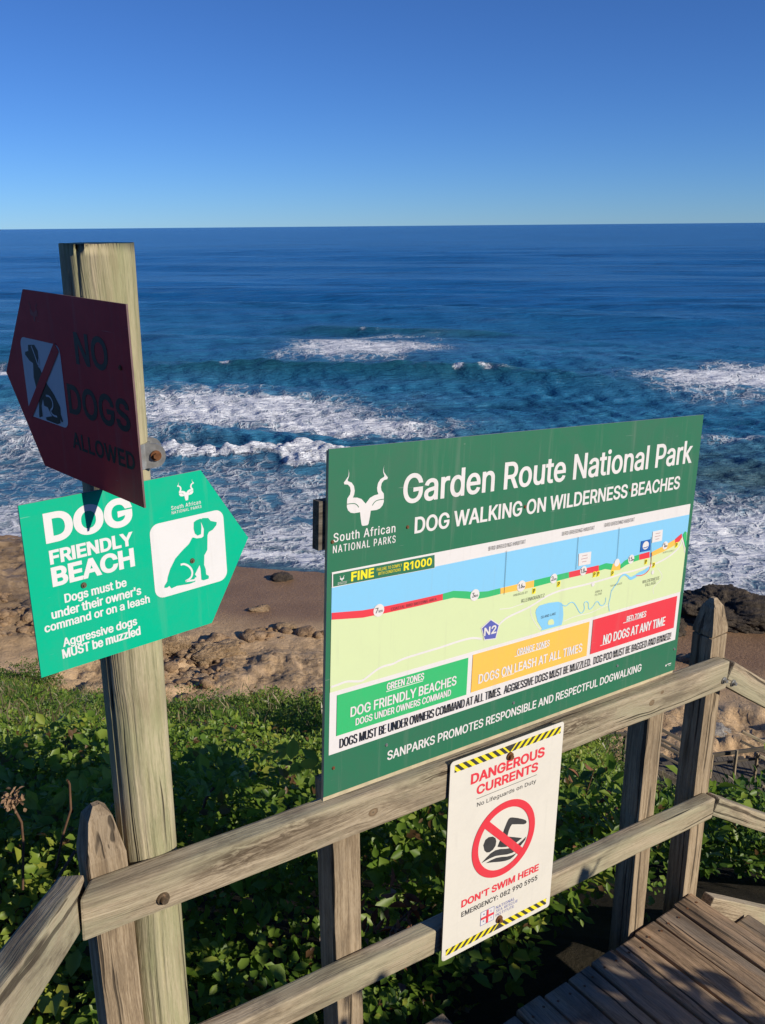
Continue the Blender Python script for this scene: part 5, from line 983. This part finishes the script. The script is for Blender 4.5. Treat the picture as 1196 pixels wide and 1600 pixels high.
def slab(name, pts, t, mats, par, z0=0.0):
    """extruded panel: front face at z0, back at z0-t; mats = [front, edge]; pts in metres (local x,y), counter-clockwise"""
    bm = bmesh.new(); vs = [bm.verts.new((x, y, z0)) for x, y in pts]
    f = bm.faces.new(vs)
    if f.normal.z < 0 or (f.normal_update() or f.normal.z < 0): bmesh.ops.reverse_faces(bm, faces=[f])
    r = bmesh.ops.extrude_face_region(bm, geom=[f])
    for v in r['geom']:
        if isinstance(v, bmesh.types.BMVert): v.co.z -= t
    bm.normal_update(); bmesh.ops.recalc_face_normals(bm, faces=bm.faces)
    for fc_ in bm.faces: fc_.material_index = 0 if fc_.normal.z > .9 else 1
    me = bpy.data.meshes.new(name); bm.to_mesh(me); bm.free()
    return link(name, me, mats, par)

def _offset(p, dx, dy):
    d = np.roll(p, -1, 0) - p; d /= np.maximum(np.linalg.norm(d, axis=1, keepdims=True), 1e-9)
    n1 = np.stack([-d[:, 1], d[:, 0]], 1); n0 = np.roll(n1, 1, 0)
    m = n0 + n1; q = np.maximum((m * m).sum(1, keepdims=True), .9)
    m = m * 2 / q
    return p + m * np.array([dx, dy])
def text(sign, string, x0, x1, yt, yb, mat, z, par=None, wt=.16, space=0.0, name='lettering'):
    """one line of lettering as a flat mesh: cap height yt..yb and extent x0..x1 in mm, stem weight wt of the cap height"""
    cap = yb - yt; x = 0.0; cs = []; gl = []
    for ch in string:
        a, g = GLYPHS[ch]
        g = [np.array(c, float).reshape(-1, 2) + np.array([x, 0]) for c in g]; cs += g
        if g: gl.append(g)
        x += a + space * 509
    lo = min(c[:, 0].min() for c in cs); hi = max(c[:, 0].max() for c in cs)
    kx0 = (x1 - x0) / (hi - lo)
    bx = max(-.02 * cap, (wt * cap - 65 * kx0) / 2); by = max(-.02 * cap, (wt * .84 * cap - 57 * cap / 509) / 2)
    kx = (x1 - x0 - 2 * bx) / (hi - lo); ky = (cap - 2 * by) / 509
    bx = max(-.02 * cap, (wt * cap - 65 * kx) / 2)
    V, Fc = [], []
    for c_ in gl:                                  # one glyph at a time: triangulate, keep what the outlines wind round
        loops = []
        for c in c_:
            p = np.stack([(c[:, 0] - lo) * kx + x0 + bx, c[:, 1] * ky + by], 1)
            loops.append(_offset(p, bx, by))
        vs, es = [], []
        for p in loops:
            n = len(p); o = len(vs); vs += [Vector((float(a), float(b))) for a, b in p]; es += [(o + k, o + (k + 1) % n) for k in range(n)]
        v2, _, f2, *_r = delaunay_2d_cdt(vs, es, [], 0, 1e-4)
        q = np.array([(v.x, v.y) for v in v2]); tr = np.array([f for f in f2 if len(f) == 3])
        if not len(tr): continue
        ct = q[tr].mean(1); wn = np.zeros(len(ct), int)
        for p in loops:
            a = p; b = np.roll(p, -1, 0)
            up = (a[None, :, 1] <= ct[:, None, 1]) & (b[None, :, 1] > ct[:, None, 1]); dn = (b[None, :, 1] <= ct[:, None, 1]) & (a[None, :, 1] > ct[:, None, 1])
            dy = np.where(b[:, 1] == a[:, 1], 1, b[:, 1] - a[:, 1])
            xx = a[None, :, 0] + (ct[:, None, 1] - a[None, :, 1]) / dy[None] * (b - a)[None, :, 0]
            wn += ((up & (xx > ct[:, None, 0])).sum(1) - (dn & (xx > ct[:, None, 0])).sum(1))
        tr = tr[wn != 0]; t3 = q[tr]
        ar = (t3[:, 1, 0] - t3[:, 0, 0]) * (t3[:, 2, 1] - t3[:, 0, 1]) - (t3[:, 2, 0] - t3[:, 0, 0]) * (t3[:, 1, 1] - t3[:, 0, 1])
        tr = np.where((ar < 0)[:, None], tr[:, ::-1], tr)[np.abs(ar) > 1e-9]
        Fc.append(tr + sum(len(x_) for x_ in V)); V.append(np.stack([q[:, 0] / 1000, sign.h - (yb - q[:, 1]) / 1000, np.full(len(q), z)], 1))
    return link(name, np_mesh(name, np.concatenate(V), np.concatenate(Fc)), mat, par or sign.r)

def kudu(sign, cx, ytop, hgt, mat, z, line_mat, par=None, name='emblem'):
    P_ = ART['big_poly']; ax_ = 90.65; k = hgt / (163.9 - 43.2)
    half = P_['kudu_R'] + [[ax_, 163.9], [ax_, 118.3]] + P_['kudu_Rin'][::-1][1:]
    f = lambda sx: [(cx + sx * (max(p[0], ax_) - ax_) * k, ytop + (p[1] - 43.2) * k) for p in half[:-1]]
    o = sign.polys(name, [f(1), f(-1)], mat, z, par)
    if line_mat:
        for sx in (1, -1):
            sign.ribbon('brow', [(cx + sx * (p[0] - ax_) * k, ytop + (p[1] - 43.2) * k) for p in P_['kudu_line']], 1.6 * k, line_mat, z + .0003, o)
    return o
# ------------------------------------------------------------------ big map board
BW, BH, KB = 1.2269, .75, .972
big = sign_root('map_board', Vector((-.10222, 1.68317, -.4096)) * KB, (.80097, .59423, -.07311), (-.03829, -.07103, -.99674), BH * KB,
                'wide dark green board with a beach dog walking map, standing on the railing', 'sign')
big.scale = (KB, KB, KB)
S = Sign(big, BH); A = ART['big_poly']
slab('backing_board', [(0.002, -.012), (BW - .002, -.012), (BW - .002, BH - .004), (.002, BH - .004)], .008, [M_EDGE, M_EDGE], big, -.004)
panel = slab('panel', [(0, 0), (BW, 0), (BW, BH), (0, BH)], .0038, [M_GREEN, M_ALU], big)
for yb in (.545, .10):
    bt = slab('batten', [(-.013 if yb > .3 else .03, yb), (BW - .03, yb), (BW - .03, yb + .10), (-.013 if yb > .3 else .03, yb + .10)], .022, [W_DARK, W_DARK], big, -.0125)
Z1, Z2, Z3, Z4, Z5, Z6 = .0004, .0008, .0012, .0016, .0020, .0024
X0, X1 = 11.5, 1212.0
Yt, Yb = 250.5, 654.5
mp = S.poly('map_panel', [(X0, Yt), (X1, Yt - 2), (X1, Yb - 2), (X0, Yb)], M_WHITE, Z1)
bands = ART['bands']
cl = []
for n_, t_, b_ in bands: cl += b_
S.poly('map_sea', [(X0, 283), (X1, 279), (X1, 330)] + [p for p in cl[::-1] if p[0] < 1205] + [(X0, 352)], M_SKYB, Z2, mp)
S.poly('map_land', [(X0, 350.5)] + [p for p in cl if p[0] < 1203] + [(X1 - 4, 385), (X1, 335), (X1, 506), (X0, 511)], M_LAND, Z3, mp)
for n_, t_, b_ in bands:
    S.poly('coast_zone', t_ + b_[::-1], {'red': M_RED, 'green': M_LGREEN, 'orange': M_ORG}[n_], Z4, mp)
S.ribbon('road', A['road1'], 5, M_WHITE, Z4, mp)
r2 = A['road2'][:3] + A['road2'][5:]
S.ribbon('road', r2, 5, M_WHITE, Z4, mp)
S.ribbon('road', A['road3'], 3, M_WHITE, Z4 + .0002, mp)
for k_ in ('lane1', 'lane2', 'lane3', 'lane4', 'lane5'): S.ribbon('road', A[k_], 1.8, M_WHITE, Z4 - .0002, mp)
lake = S.poly('lake', A['lake'], M_SKYB, Z4, mp)
S.poly('island', A['island'], M_LAND, Z5, mp)
S.ribbon('river', A['river1'], 2.2, M_SKYB, Z4 + .0002, mp); S.ribbon('river', A['river2'], 2.2, M_SKYB, Z4 + .0002, mp)
S.ribbon('river', A['river3'], 6, M_SKYB, Z4 + .0002, mp, taper=[2.5, 3, 4, 5, 5, 9, 9, 11, 8])
S.ribbon('road', A['redroad'], 2.2, M_RED, Z5, mp)
n2o = S.poly('route_marker', A['n2o'], M_WHITE, Z5, mp); S.poly('route_marker', A['n2'], M_NAVY, Z6, mp)
for t_, x_, y_, R0 in ART['circles']:
    big_ = R0 > 22; rx = 14 if R0 >= 25 else 12.5; rx *= .93 if R0 < 20 else 1
    mk = S.poly('distance_marker', S.ellipse((x_, y_), rx, rx * 1.0), M_WHITE, Z5, mp)
    if t_[-2:] == 'km':
        text(S, t_[:-2], x_ - 9 + (2 if len(t_) > 3 else 0), x_ - 1.5, y_ - 6.5, y_ + 5, M_DGREY, Z6, mp, .16)
        text(S, 'km', x_ - .5, x_ + 9.5, y_ - 1.5, y_ + 5, M_DGREY, Z6, mp, .14)
    else:
        text(S, t_, x_ - 10, x_ + 4, y_ - 6.5, y_ + 5, M_DGREY, Z6, mp, .14)
        text(S, 'km', x_ + 5, x_ + 11.5, y_ - 0, y_ + 5, M_DGREY, Z6, mp, .14)
for c_, rad_ in zip(A['dot612'], (10.5, 6.5, 6)):
    S.poly('distance_marker', S.ellipse(c_, rad_, rad_), M_WHITE, Z5, mp)
for x_, y_ in ART['parking']:
    S.poly('parking_marker', [(x_ - 5.5, y_ - 8), (x_ + 6, y_ - 8), (x_ + 6, y_ + 7), (x_ - 5.5, y_ + 7)], M_YEL, Z5, mp)
    text(S, 'P', x_ - 3.2, x_ + 3.8, y_ - 6, y_ + 5, M_BLACK, Z6, mp, .2)
for a_, b_ in ART['leads']: S.ribbon('lead_line', [a_, b_], 1.0, M_DGREY, Z6 + .0002, mp, 0)
for nt_ in ART['notices']:
    S.poly('notice_box', nt_, M_WHITE, Z5, mp)
    x_, y_ = nt_[0]
    for q, ln in enumerate((20, 24, 16)):
        S.ribbon('notice_line', [(x_ + 23 - ln / 2, y_ + 8 + 8 * q), (x_ + 23 + ln / 2, y_ + 8 + 8 * q)], 1.6, M_PINK, Z6, mp, 0)
S.poly('blue_flag_marker', A['blueflag'], M_BLUE, Z5, mp)
bc = A['blueflag_c'][0]
S.poly('blue_flag_marker', S.ellipse(bc, 13, 11.5), M_WHITE, Z6, mp)
S.ribbon('blue_flag_marker', [(bc[0] - 9, bc[1] + 5), (bc[0], bc[1] + 7), (bc[0] + 9, bc[1] + 4)], 2.4, M_BLUE, Z6 + .0003, mp)
fo = S.poly('fine_panel', A['fine_out'], M_WHITE, Z4, mp); S.poly('fine_panel', A['fine_in'], M_GREEN, Z5, mp)
kudu(S, 35, 259, 13, M_WHITE, Z6, None, mp)
text(S, 'South African', 25, 47, 273, 275.5, M_WHITE, Z6, mp, .15); text(S, 'NATIONAL PARKS', 25, 47, 276.5, 278.6, M_WHITE, Z6, mp, .15)
def box_(pts): xs = [p[0] for p in pts]; ys = [p[1] for p in pts]; x0 = (xs[0] + xs[3]) / 2; x1 = (xs[1] + xs[2]) / 2; return x0, (ys[0] + ys[1]) / 2, x1, (ys[2] + ys[3]) / 2
for nm, mt_ in (('box_green', M_LGREEN), ('box_orange', M_ORG), ('box_red', M_RED)):
    x0, y0, x1, y1 = box_(A[nm])
    S.poly('zone_box', [(x0, y0), (x1, y0), (x1, y1), (x0, y1)], mt_, Z4, mp)
style = {'Garden Route National Park': (M_WHITE, .18, 0.), 'DOG WALKING ON WILDERNESS BEACHES': (M_WHITE, .20, 0.), 'South African': (M_WHITE, .16, .12), 'NATIONAL PARKS': (M_WHITE, .14, .22),
         'FINE': (M_YEL, .25, .05), 'R1000': (M_YEL, .24, .05), 'FAILURE TO COMPLY': (M_YEL, .11, .06), 'WITH CONDITIONS': (M_YEL, .11, .06), 'N2': (M_WHITE, .24, 0.)}
MAPLAB = ('BIRD BREEDING HABITAT', 'KLEINKRANTZ', 'WILDERNESS', 'VILLAGE', 'ISLAND LAKE', 'COASTAL BIRD BREEDING AREA', 'HIBISCUS ST', 'TOUW RIVER', 'EBB &', 'FLOW', 'NORTH STREET')
for t_, x0, x1, yt_, yb_, sl_ in ART['big_text']:
    if t_.startswith('FAILURE'): yt_, yb_ = 259.3, 265.8
    if t_.startswith('WITH C'): yt_, yb_ = 268.9, 275.2
    mt_, bo, sp_ = style.get(t_, (M_WHITE, .18, 0.0))
    if t_ in MAPLAB: mt_ = M_DGREY; bo = .10; sp_ = .06
    if t_.startswith('DOGS MUST'): mt_ = M_BLACK; bo = .11
    z_ = .0032 if t_ == 'N2' else (Z1 if t_ in ('Garden Route National Park', 'DOG WALKING ON WILDERNESS BEACHES', 'South African', 'NATIONAL PARKS') or t_.startswith('SANP') else Z6)
    on_map = z_ == Z6 or t_ == 'N2'
    nm = 'title' if t_.startswith('Garden') else 'subtitle' if t_.startswith('DOG WALKING') else 'lettering'
    text(S, t_, x0, x1, yt_, yb_, mt_, z_, mp if on_map else None, bo, sp_, nm)
for x0, x1, y in ((157.4, 261, 545.5), (549, 663, 553.5), (960, 1042, 550), (872, 914, 596), (510, 552, 598)):
    S.ribbon('underline', [(x0, y), (x1, y)], 1.8, M_WHITE, Z6, mp, 0)
kudu(S, 90.65, 43.2, 120.7, M_WHITE, Z1, M_GREEN)
S.poly('maker_mark', S.ellipse((1182, 726), 3.2, 3.2, 14), M_WHITE, Z1); 
S.ribbon('maker_mark', [(1188, 724), (1206, 724)], 2.6, M_WHITE, Z1, None, 0); S.ribbon('maker_mark', [(1194, 729.5), (1206, 729.5)], 1.2, M_WHITE, Z1, None, 0)
for k_, (x_, y_) in enumerate(A['holes']):
    bm = bmesh.new(); bmesh.ops.create_cone(bm, cap_ends=True, segments=12, radius1=.0042, radius2=.003, depth=.002)
    o = bm_link('screw', bm, M_RUST if k_ < 5 else M_STEEL, big); px_, py_ = S.pt((x_, y_)); o.location = (px_, py_, .0014)

# ------------------------------------------------------------------ danger sign
SW, SHt, KS = .36379, .54, 1.2
n_s = 1.1258
KS2 = (D - .0075) / 1.1258
sm = sign_root('danger_sign', Vector((.12436, 1.46545, -.96552)) * KS2, (.82105, .56839, -.05309), (-.03026, -.04954, -.99831), .45 * KS2,
               'white danger currents sign bolted on the front of the railing', 'sign')
kk = .45 * KS2 / SHt
sm.scale = (kk, kk, kk)
S = Sign(sm, SHt); A = ART['small_poly']
Wm, Hm = SW * 1000 + .2, 540
pan = [(x / 1000, SHt - y / 1000) for x, y in rounded(0, 0, Wm, Hm, 10)]
slab('panel', pan[::-1], .004, [M_SWHITE, M_DGREY], sm)
def hazard(ytop, ybot, x0, x1, xc, ya=None, flip=1):
    yb_ = S.poly('hazard_band', [(x0, ytop), (x1, ytop), (x1, ybot), (x0, ybot)], M_YEL, .0004)
    hgt = ybot - ytop; pitch = 22.5; wd = 11.0; lst = []
    def clip(pts):
        out = []
        for ax_, lim, sg in ((0, x0, 1), (0, x1, -1)):
            q = []
            for i in range(len(pts)):
                a, b = pts[i], pts[(i + 1) % len(pts)]; ia = (a[ax_] - lim) * sg >= 0; ib = (b[ax_] - lim) * sg >= 0
                if ia: q.append(a)
                if ia != ib:
                    t = (lim - a[ax_]) / (b[ax_] - a[ax_]); q.append((a[0] + t * (b[0] - a[0]), a[1] + t * (b[1] - a[1])))
            pts = q
            if len(pts) < 3: return None
        return pts
    sk = hgt * 1.05
    for sgn in (1, -1):
        for k in range(0, 10):
            xa = xc + sgn * (6 + k * pitch)
            top_ = (xa + sgn * sk * (0 if flip > 0 else 1)); bot_ = (xa + sgn * sk * (1 if flip > 0 else 0))
            if flip > 0: P4 = [(xa + sgn * sk, ytop), (xa + sgn * (sk + wd), ytop), (xa + sgn * wd, ybot), (xa, ybot)]
            else: P4 = [(xa, ytop), (xa + sgn * wd, ytop), (xa + sgn * (sk + wd), ybot), (xa + sgn * sk, ybot)]
            c_ = clip(P4)
            if c_: lst.append(c_)
    if flip > 0: lst.append([(xc - 3 - sk * .8, ytop), (xc + 3 + sk * .8, ytop), (xc, ybot)])
    else: lst.append([(xc, ytop), (xc + 3 + sk * .8, ybot), (xc - 3 - sk * .8, ybot)])
    S.polys('hazard_stripes', lst, M_DGREY, .0008, yb_)
hazard(11, 30, 13, 353, 184, flip=1)
hazard(509.5, 527, 12, 350, 184, flip=-1)
stl = {'DANGEROUS': (M_RED, .25, 0.), 'CURRENTS': (M_RED, .25, 0.), "DON'T SWIM HERE": (M_RED, .25, 0.), 'No Lifeguards on Duty': (M_DGREY, .17, .03), 'EMERGENCY: 082 990 5955': (M_DGREY, .19, .02), 'NATIONAL': (M_NAVY, .14, .06), 'SEA RESCUE': (M_NAVY, .14, .06), 'INSTITUTE': (M_NAVY, .14, .06)}
for t_, x0, x1, yt_, yb_, sl_ in ART['small_text']:
    mt_, bo, sp_ = stl[t_]; text(S, t_, x0, x1, yt_, yb_, mt_, .0004, None, bo, sp_)
S.ribbon('rule', A['rule'], 1.2, M_DGREY, .0004, None, 0)
cc = (182.3, 265.5); ro_ = 103.5
pic = S.ring('prohibition_ring', cc, ro_ - 19.5, ro_, M_RED, .0012)
dv = (ro_ - 10) * .7071
S.ribbon('prohibition_bar', [(cc[0] - dv, cc[1] - dv), (cc[0] + dv, cc[1] + dv)], 20, M_RED, .0009, pic, 0)
for nm in ('arm', 'head', 'wave1', 'wave2'):
    S.poly('swimmer', A[nm], M_DGREY, .0004, pic)
fl = S.poly('rescue_flag', [(120, 452), (163.5, 452), (163.5, 491), (120, 491)], M_DOGW, .0004)
for q in ([(120, 452), (163.5, 452)], [(163.5, 452), (163.5, 491)], [(163.5, 491), (120, 491)], [(120, 491), (120, 452)]): S.ribbon('flag_border', q, 1, M_NAVY, .0008, fl, 0)
S.ribbon('flag_cross', [(121, 471.5), (163, 471.5)], 6.5, M_RED, .0011, fl, 0); S.ribbon('flag_cross', [(141.7, 453), (141.7, 490)], 6.5, M_RED, .0014, fl, 0)
for ch, x_, y_ in (('N', 128, 463), ('S', 151, 463), ('R', 128, 483), ('I', 154, 483)): text(S, ch, x_, x_ + (4 if ch != 'I' else 1.2), y_ - 5, y_, M_NAVY, .0014, fl, .14)
for x_, y_ in A['bolts']:
    px_, py_ = S.pt((x_, y_)); bolt('bolt', sm.matrix_basis @ Vector((px_, py_, .0002)), _nf, .0072, .010, M_RUST, sm, 14)

# ------------------------------------------------------------------ green arrow sign
GW, GT, GH = .317, .089, .289
gs = sign_root('arrow_sign', (-.55406, 1.30199, -.40087), (.74832, .66329, -.00802), (.00628, -.01917, -.9998), GH,
               'bright green dog friendly beach arrow sign screwed on the round pole', 'sign')
S = Sign(gs, GH); A = ART['green_poly']
slab('panel', [(0, 0), (GW, 0), (GW + GT, GH / 2), (GW, GH), (0, GH)], .0035, [M_TURQ, M_ALU], gs)
gst = {'DOG': .27, 'FRIENDLY': .25, 'BEACH': .26}
for t_, x0, x1, yt_, yb_, sl_ in ART['green_text']:
    text(S, t_, x0, x1, yt_, yb_, M_DOGW, .0004, None, gst.get(t_, .20 if t_[0] not in 'SN' else .15), 0. if t_[0] not in 'SN' else .14)
ic = S.poly('dog_icon_plate', rounded(210.5, 78, 356, 213, 17), M_DOGW, .0004)
S.poly('dog', A['dog'], M_TURQ, .0008, ic)
S.poly('dog_ear', A['ear'], M_TURQ, .0008, ic)
S.ribbon('dog_haunch', A['leg'], 3.6, M_DOGW, .0012, ic, 2)
kudu(S, 285.5, 12, 36.5, M_DOGW, .0004, M_TURQ)
for x_, y_ in A['screws'] + A['scr2'][:0]:
    px_, py_ = S.pt((x_, y_))
    bm = bmesh.new(); bmesh.ops.create_cone(bm, cap_ends=True, segments=16, radius1=.0052, radius2=.0042, depth=.0024); bmesh.ops.create_cone(bm, cap_ends=True, segments=12, radius1=.0024, radius2=.0018, depth=.003, matrix=Matrix.Translation((0, 0, .002)))
    o = bm_link('screw', bm, M_BRASS, gs); o.location = (px_, py_, .0016)

# ------------------------------------------------------------------ red arrow sign
RW, RT_, RH = .33, .111, .303
rs = sign_root('arrow_sign', (-.35874, 1.29159, -.1023), (.7065, -.70736, -.02241), (-.00921, .02247, -.99971), RH,
               'dark red no dogs allowed arrow sign in shade, clamped on the round pole', 'sign')
S = Sign(rs, RH); A = ART['red_poly']
slab('panel', [(0, 0), (0, RH), (-RW, RH), (-RW - RT_, RH / 2), (-RW, 0)], .003, [M_CRIM, M_MAROON], rs)
for t_, x0, x1, yt_, yb_, sl_ in ART['red_text']:
    text(S, t_, x0, x1, yt_, yb_, M_BLACK, .0004, None, .22, .03)
ic = S.poly('dog_icon_plate', rounded(-364.5, 80.5, -220, 218, 15), M_DOGW, .0004)
S.poly('dog', A['dog'], M_BLACK, .0008, ic)
S.ribbon('dog_ear', [(-322, 92), (-312, 108), (-306, 121), (-302, 122), (-300, 112)], 3.2, M_DOGW, .0012, ic, 2)
S.ribbon('dog_haunch', [(-289, 172), (-275, 171), (-266, 179), (-268, 190), (-280, 196), (-272, 203), (-256, 203)], 3.2, M_DOGW, .0012, ic, 2)
S.ribbon('prohibition_bar', [(-229, 84), (-361, 214)], 19, M_CRIM, .0015, ic, 0)
kudu(S, -298, 14, 36, M_CRIM2, .0004, None)
for x_, y_ in A['screw']:
    bm = bmesh.new(); bmesh.ops.create_cone(bm, cap_ends=True, segments=14, radius1=.0042, radius2=.003, depth=.002); o = bm_link('screw', bm, M_RUST, rs); px_, py_ = S.pt((x_, y_)); o.location = (px_, py_, .0014)
# clamp: strap half round the pole, ear and bolt
CZ = -.362 + H; ccx, ccy = -.4505, 1.4698
bm = bmesh.new()
rin, hh_ = .0585, .021
prof = []
for k in range(0, 25):
    a = math.radians(-98 + 120 * k / 24); prof.append((ccx + rin * math.cos(a), ccy + rin * math.sin(a)))
a = math.radians(22); ex, ey = math.cos(math.radians(-20)), math.sin(math.radians(-20))
prof += [(prof[-1][0] + .004, prof[-1][1] - .003)]
def strap(bm, pr, t):
    n = len(pr); ring = []
    for i, (x, y) in enumerate(pr):
        p0 = Vector(pr[max(i - 1, 0)]); p1 = Vector(pr[min(i + 1, n - 1)]); tn = (p1 - p0).normalized(); nn = Vector((tn.y, -tn.x))
        ring.append([bm.verts.new((x + nn.x * d, y + nn.y * d, CZ + zz)) for d, zz in ((0, -hh_), (t, -hh_), (t, hh_), (0, hh_))])
    for i in range(n - 1):
        for k in range(4):
            bm.faces.new((ring[i][k], ring[i][(k + 1) % 4], ring[i + 1][(k + 1) % 4], ring[i + 1][k]))
    bm.faces.new(ring[0]); bm.faces.new(ring[-1][::-1])
strap(bm, prof, .0028)
clamp = bm_link('clamp', bm, M_STEEL, rs); clamp.matrix_basis = rs.matrix_basis.inverted()
bm = bmesh.new()                                                 # the ear: a rounded plate standing off the pole, facing the viewer
pts = [(0, -.021), (.016, -.021)] + [(.020 + .017 * math.cos(t), .017 * math.sin(t) * 1.2) for t in np.linspace(-1.4, 1.4, 9)] + [(.016, .021), (0, .021)]
f = bm.faces.new([bm.verts.new((x, y, 0)) for x, y in pts]); r_ = bmesh.ops.extrude_face_region(bm, geom=[f])
for v in r_['geom']:
    if isinstance(v, bmesh.types.BMVert): v.co.z -= .003
ear = bm_link('clamp_ear', bm, M_STEEL, rs)
me_ = frame((.955, .296, 0), (0, 0, 1), (ccx + .0535, ccy - .022, CZ)); ear.matrix_basis = rs.matrix_basis.inverted() @ me_
ear2 = link('clamp_ear', ear.data.copy(), None, rs); ear2.matrix_basis = rs.matrix_basis.inverted() @ me_ @ Matrix.Translation((-.004, .006, -.022))
bolt('bolt', me_ @ Vector((.021, 0, .0005)), Vector((me_[0][2], me_[1][2], me_[2][2])), .0062, .009, M_RUST, rs)

# ------------------------------------------------------------------ far stairs to the beach
fs = empty('beach_stairs', (9.0, 22.6, -16.2 + H), 'dark weathered wooden stairs with handrails far down the slope by the sand', 'stairs')
def FT(name, p0, p1, w_=.11, t_=.06, mat=W_DARK, up=UP): return timber(name, Vector(p0) + Vector((0, 0, H)), Vector(p1) + Vector((0, 0, H)), w_, t_, up, mat, fs, .008, 4, .002)
for dy_ in (0, 1.15):
    FT('handrail', (6.0, 22.75 + dy_, -14.10), (7.35, 22.75 + dy_, -14.08))
    FT('handrail', (7.35, 22.75 + dy_, -14.02), (9.45, 22.6 + dy_, -15.2), .09, .05)
    FT('handrail', (7.35, 22.75 + dy_, -14.36), (9.45, 22.6 + dy_, -15.52), .07, .05)
    FT('stringer', (7.3, 22.75 + dy_, -14.95), (9.4, 22.6 + dy_, -16.1), .2, .05)
FT('handrail', (9.3, 22.6, -14.74), (12.6, 22.6, -14.28), .12, .06)
FT('handrail', (9.3, 22.55, -15.0), (10.85, 22.55, -14.80), .08, .05)
for x_, zt_ in ((6.5, -14.02), (7.0, -14.02), (7.35, -13.95)): FT('post', (x_, 22.8, -15.2), (x_, 22.8, zt_), .09, .09, W_DARK, AX)
for x_, zt_, zb_ in ((10.14, -14.45, -15.45), (10.75, -14.55, -15.75), (9.45, -14.6, -15.6)): FT('post', (x_, 22.45, zb_), (x_, 22.45, zt_), .07, .07, W_RAIL if x_ < 10.7 and x_ > 9.8 else W_POST, AX)
for k in range(9): FT('plank', (9.35 + .17 * k, 21.9, -15.45), (9.35 + .17 * k, 23.4, -15.30), .16, .05, W_DARK, (1, 0, 0))
FT('joist', (9.2, 21.9, -15.58), (10.9, 21.9, -15.62), .22, .06)
for dy_ in (0, 1.3):
    FT('handrail', (10.78, 22.4 + dy_, -14.62), (13.3, 22.2 + dy_, -15.9), .09, .06, W_RAIL)
    FT('handrail', (10.78, 22.4 + dy_, -14.95), (13.3, 22.2 + dy_, -16.2), .07, .06)
    FT('stringer', (10.85, 22.2 + dy_, -15.55), (13.2, 22.0 + dy_, -16.8), .22, .06, W_RAIL)
for k in range(7): FT('tread', (11.05 + .3 * k, 22.1, -15.55 - .16 * k), (11.05 + .3 * k, 23.5, -15.5 - .16 * k), .27, .05, W_DARK, (1, 0, 0))
for k in range(7): FT('tread', (7.55 + .28 * k, 22.7, -15.0 - .155 * k), (7.55 + .28 * k, 23.85, -15.0 - .155 * k), .26, .05, W_DARK, (1, 0, 0))

# ------------------------------------------------------------------ unseen bushes added on the sunny side, shaped to shade deck and sign
def shade_bush(s_, t, ztop, r, h, nl, seed, label, holes=.30):
    p = F(s_, D, ztop) - Vector((0, 0, H)) + SUN * t
    z0 = p.z - h * 1.02
    return bush('coastal_bush', p.x, p.y, r, r, h, nl, .075, label, seed, None, z0, 'unseen bushes added for shade', holes)
shade_bush(.25, 2.5, -1.70, .70, 1.9, 9000, 51, 'unseen leafy bush added for shade beside the landing, nearest the stairs')
shade_bush(.90, 2.4, -1.66, .58, 1.8, 7000, 52, 'unseen leafy bush added for shade beside the middle of the landing', .38)
shade_bush(1.40, 2.4, -1.44, .46, 1.9, 6500, 56, 'tallest unseen leafy bush added for shade beside the landing', .40)
shade_bush(2.12, 2.5, -2.42, .42, 1.0, 1300, 54, 'lower unseen leafy bush added for shade at the far end of the landing', .46)
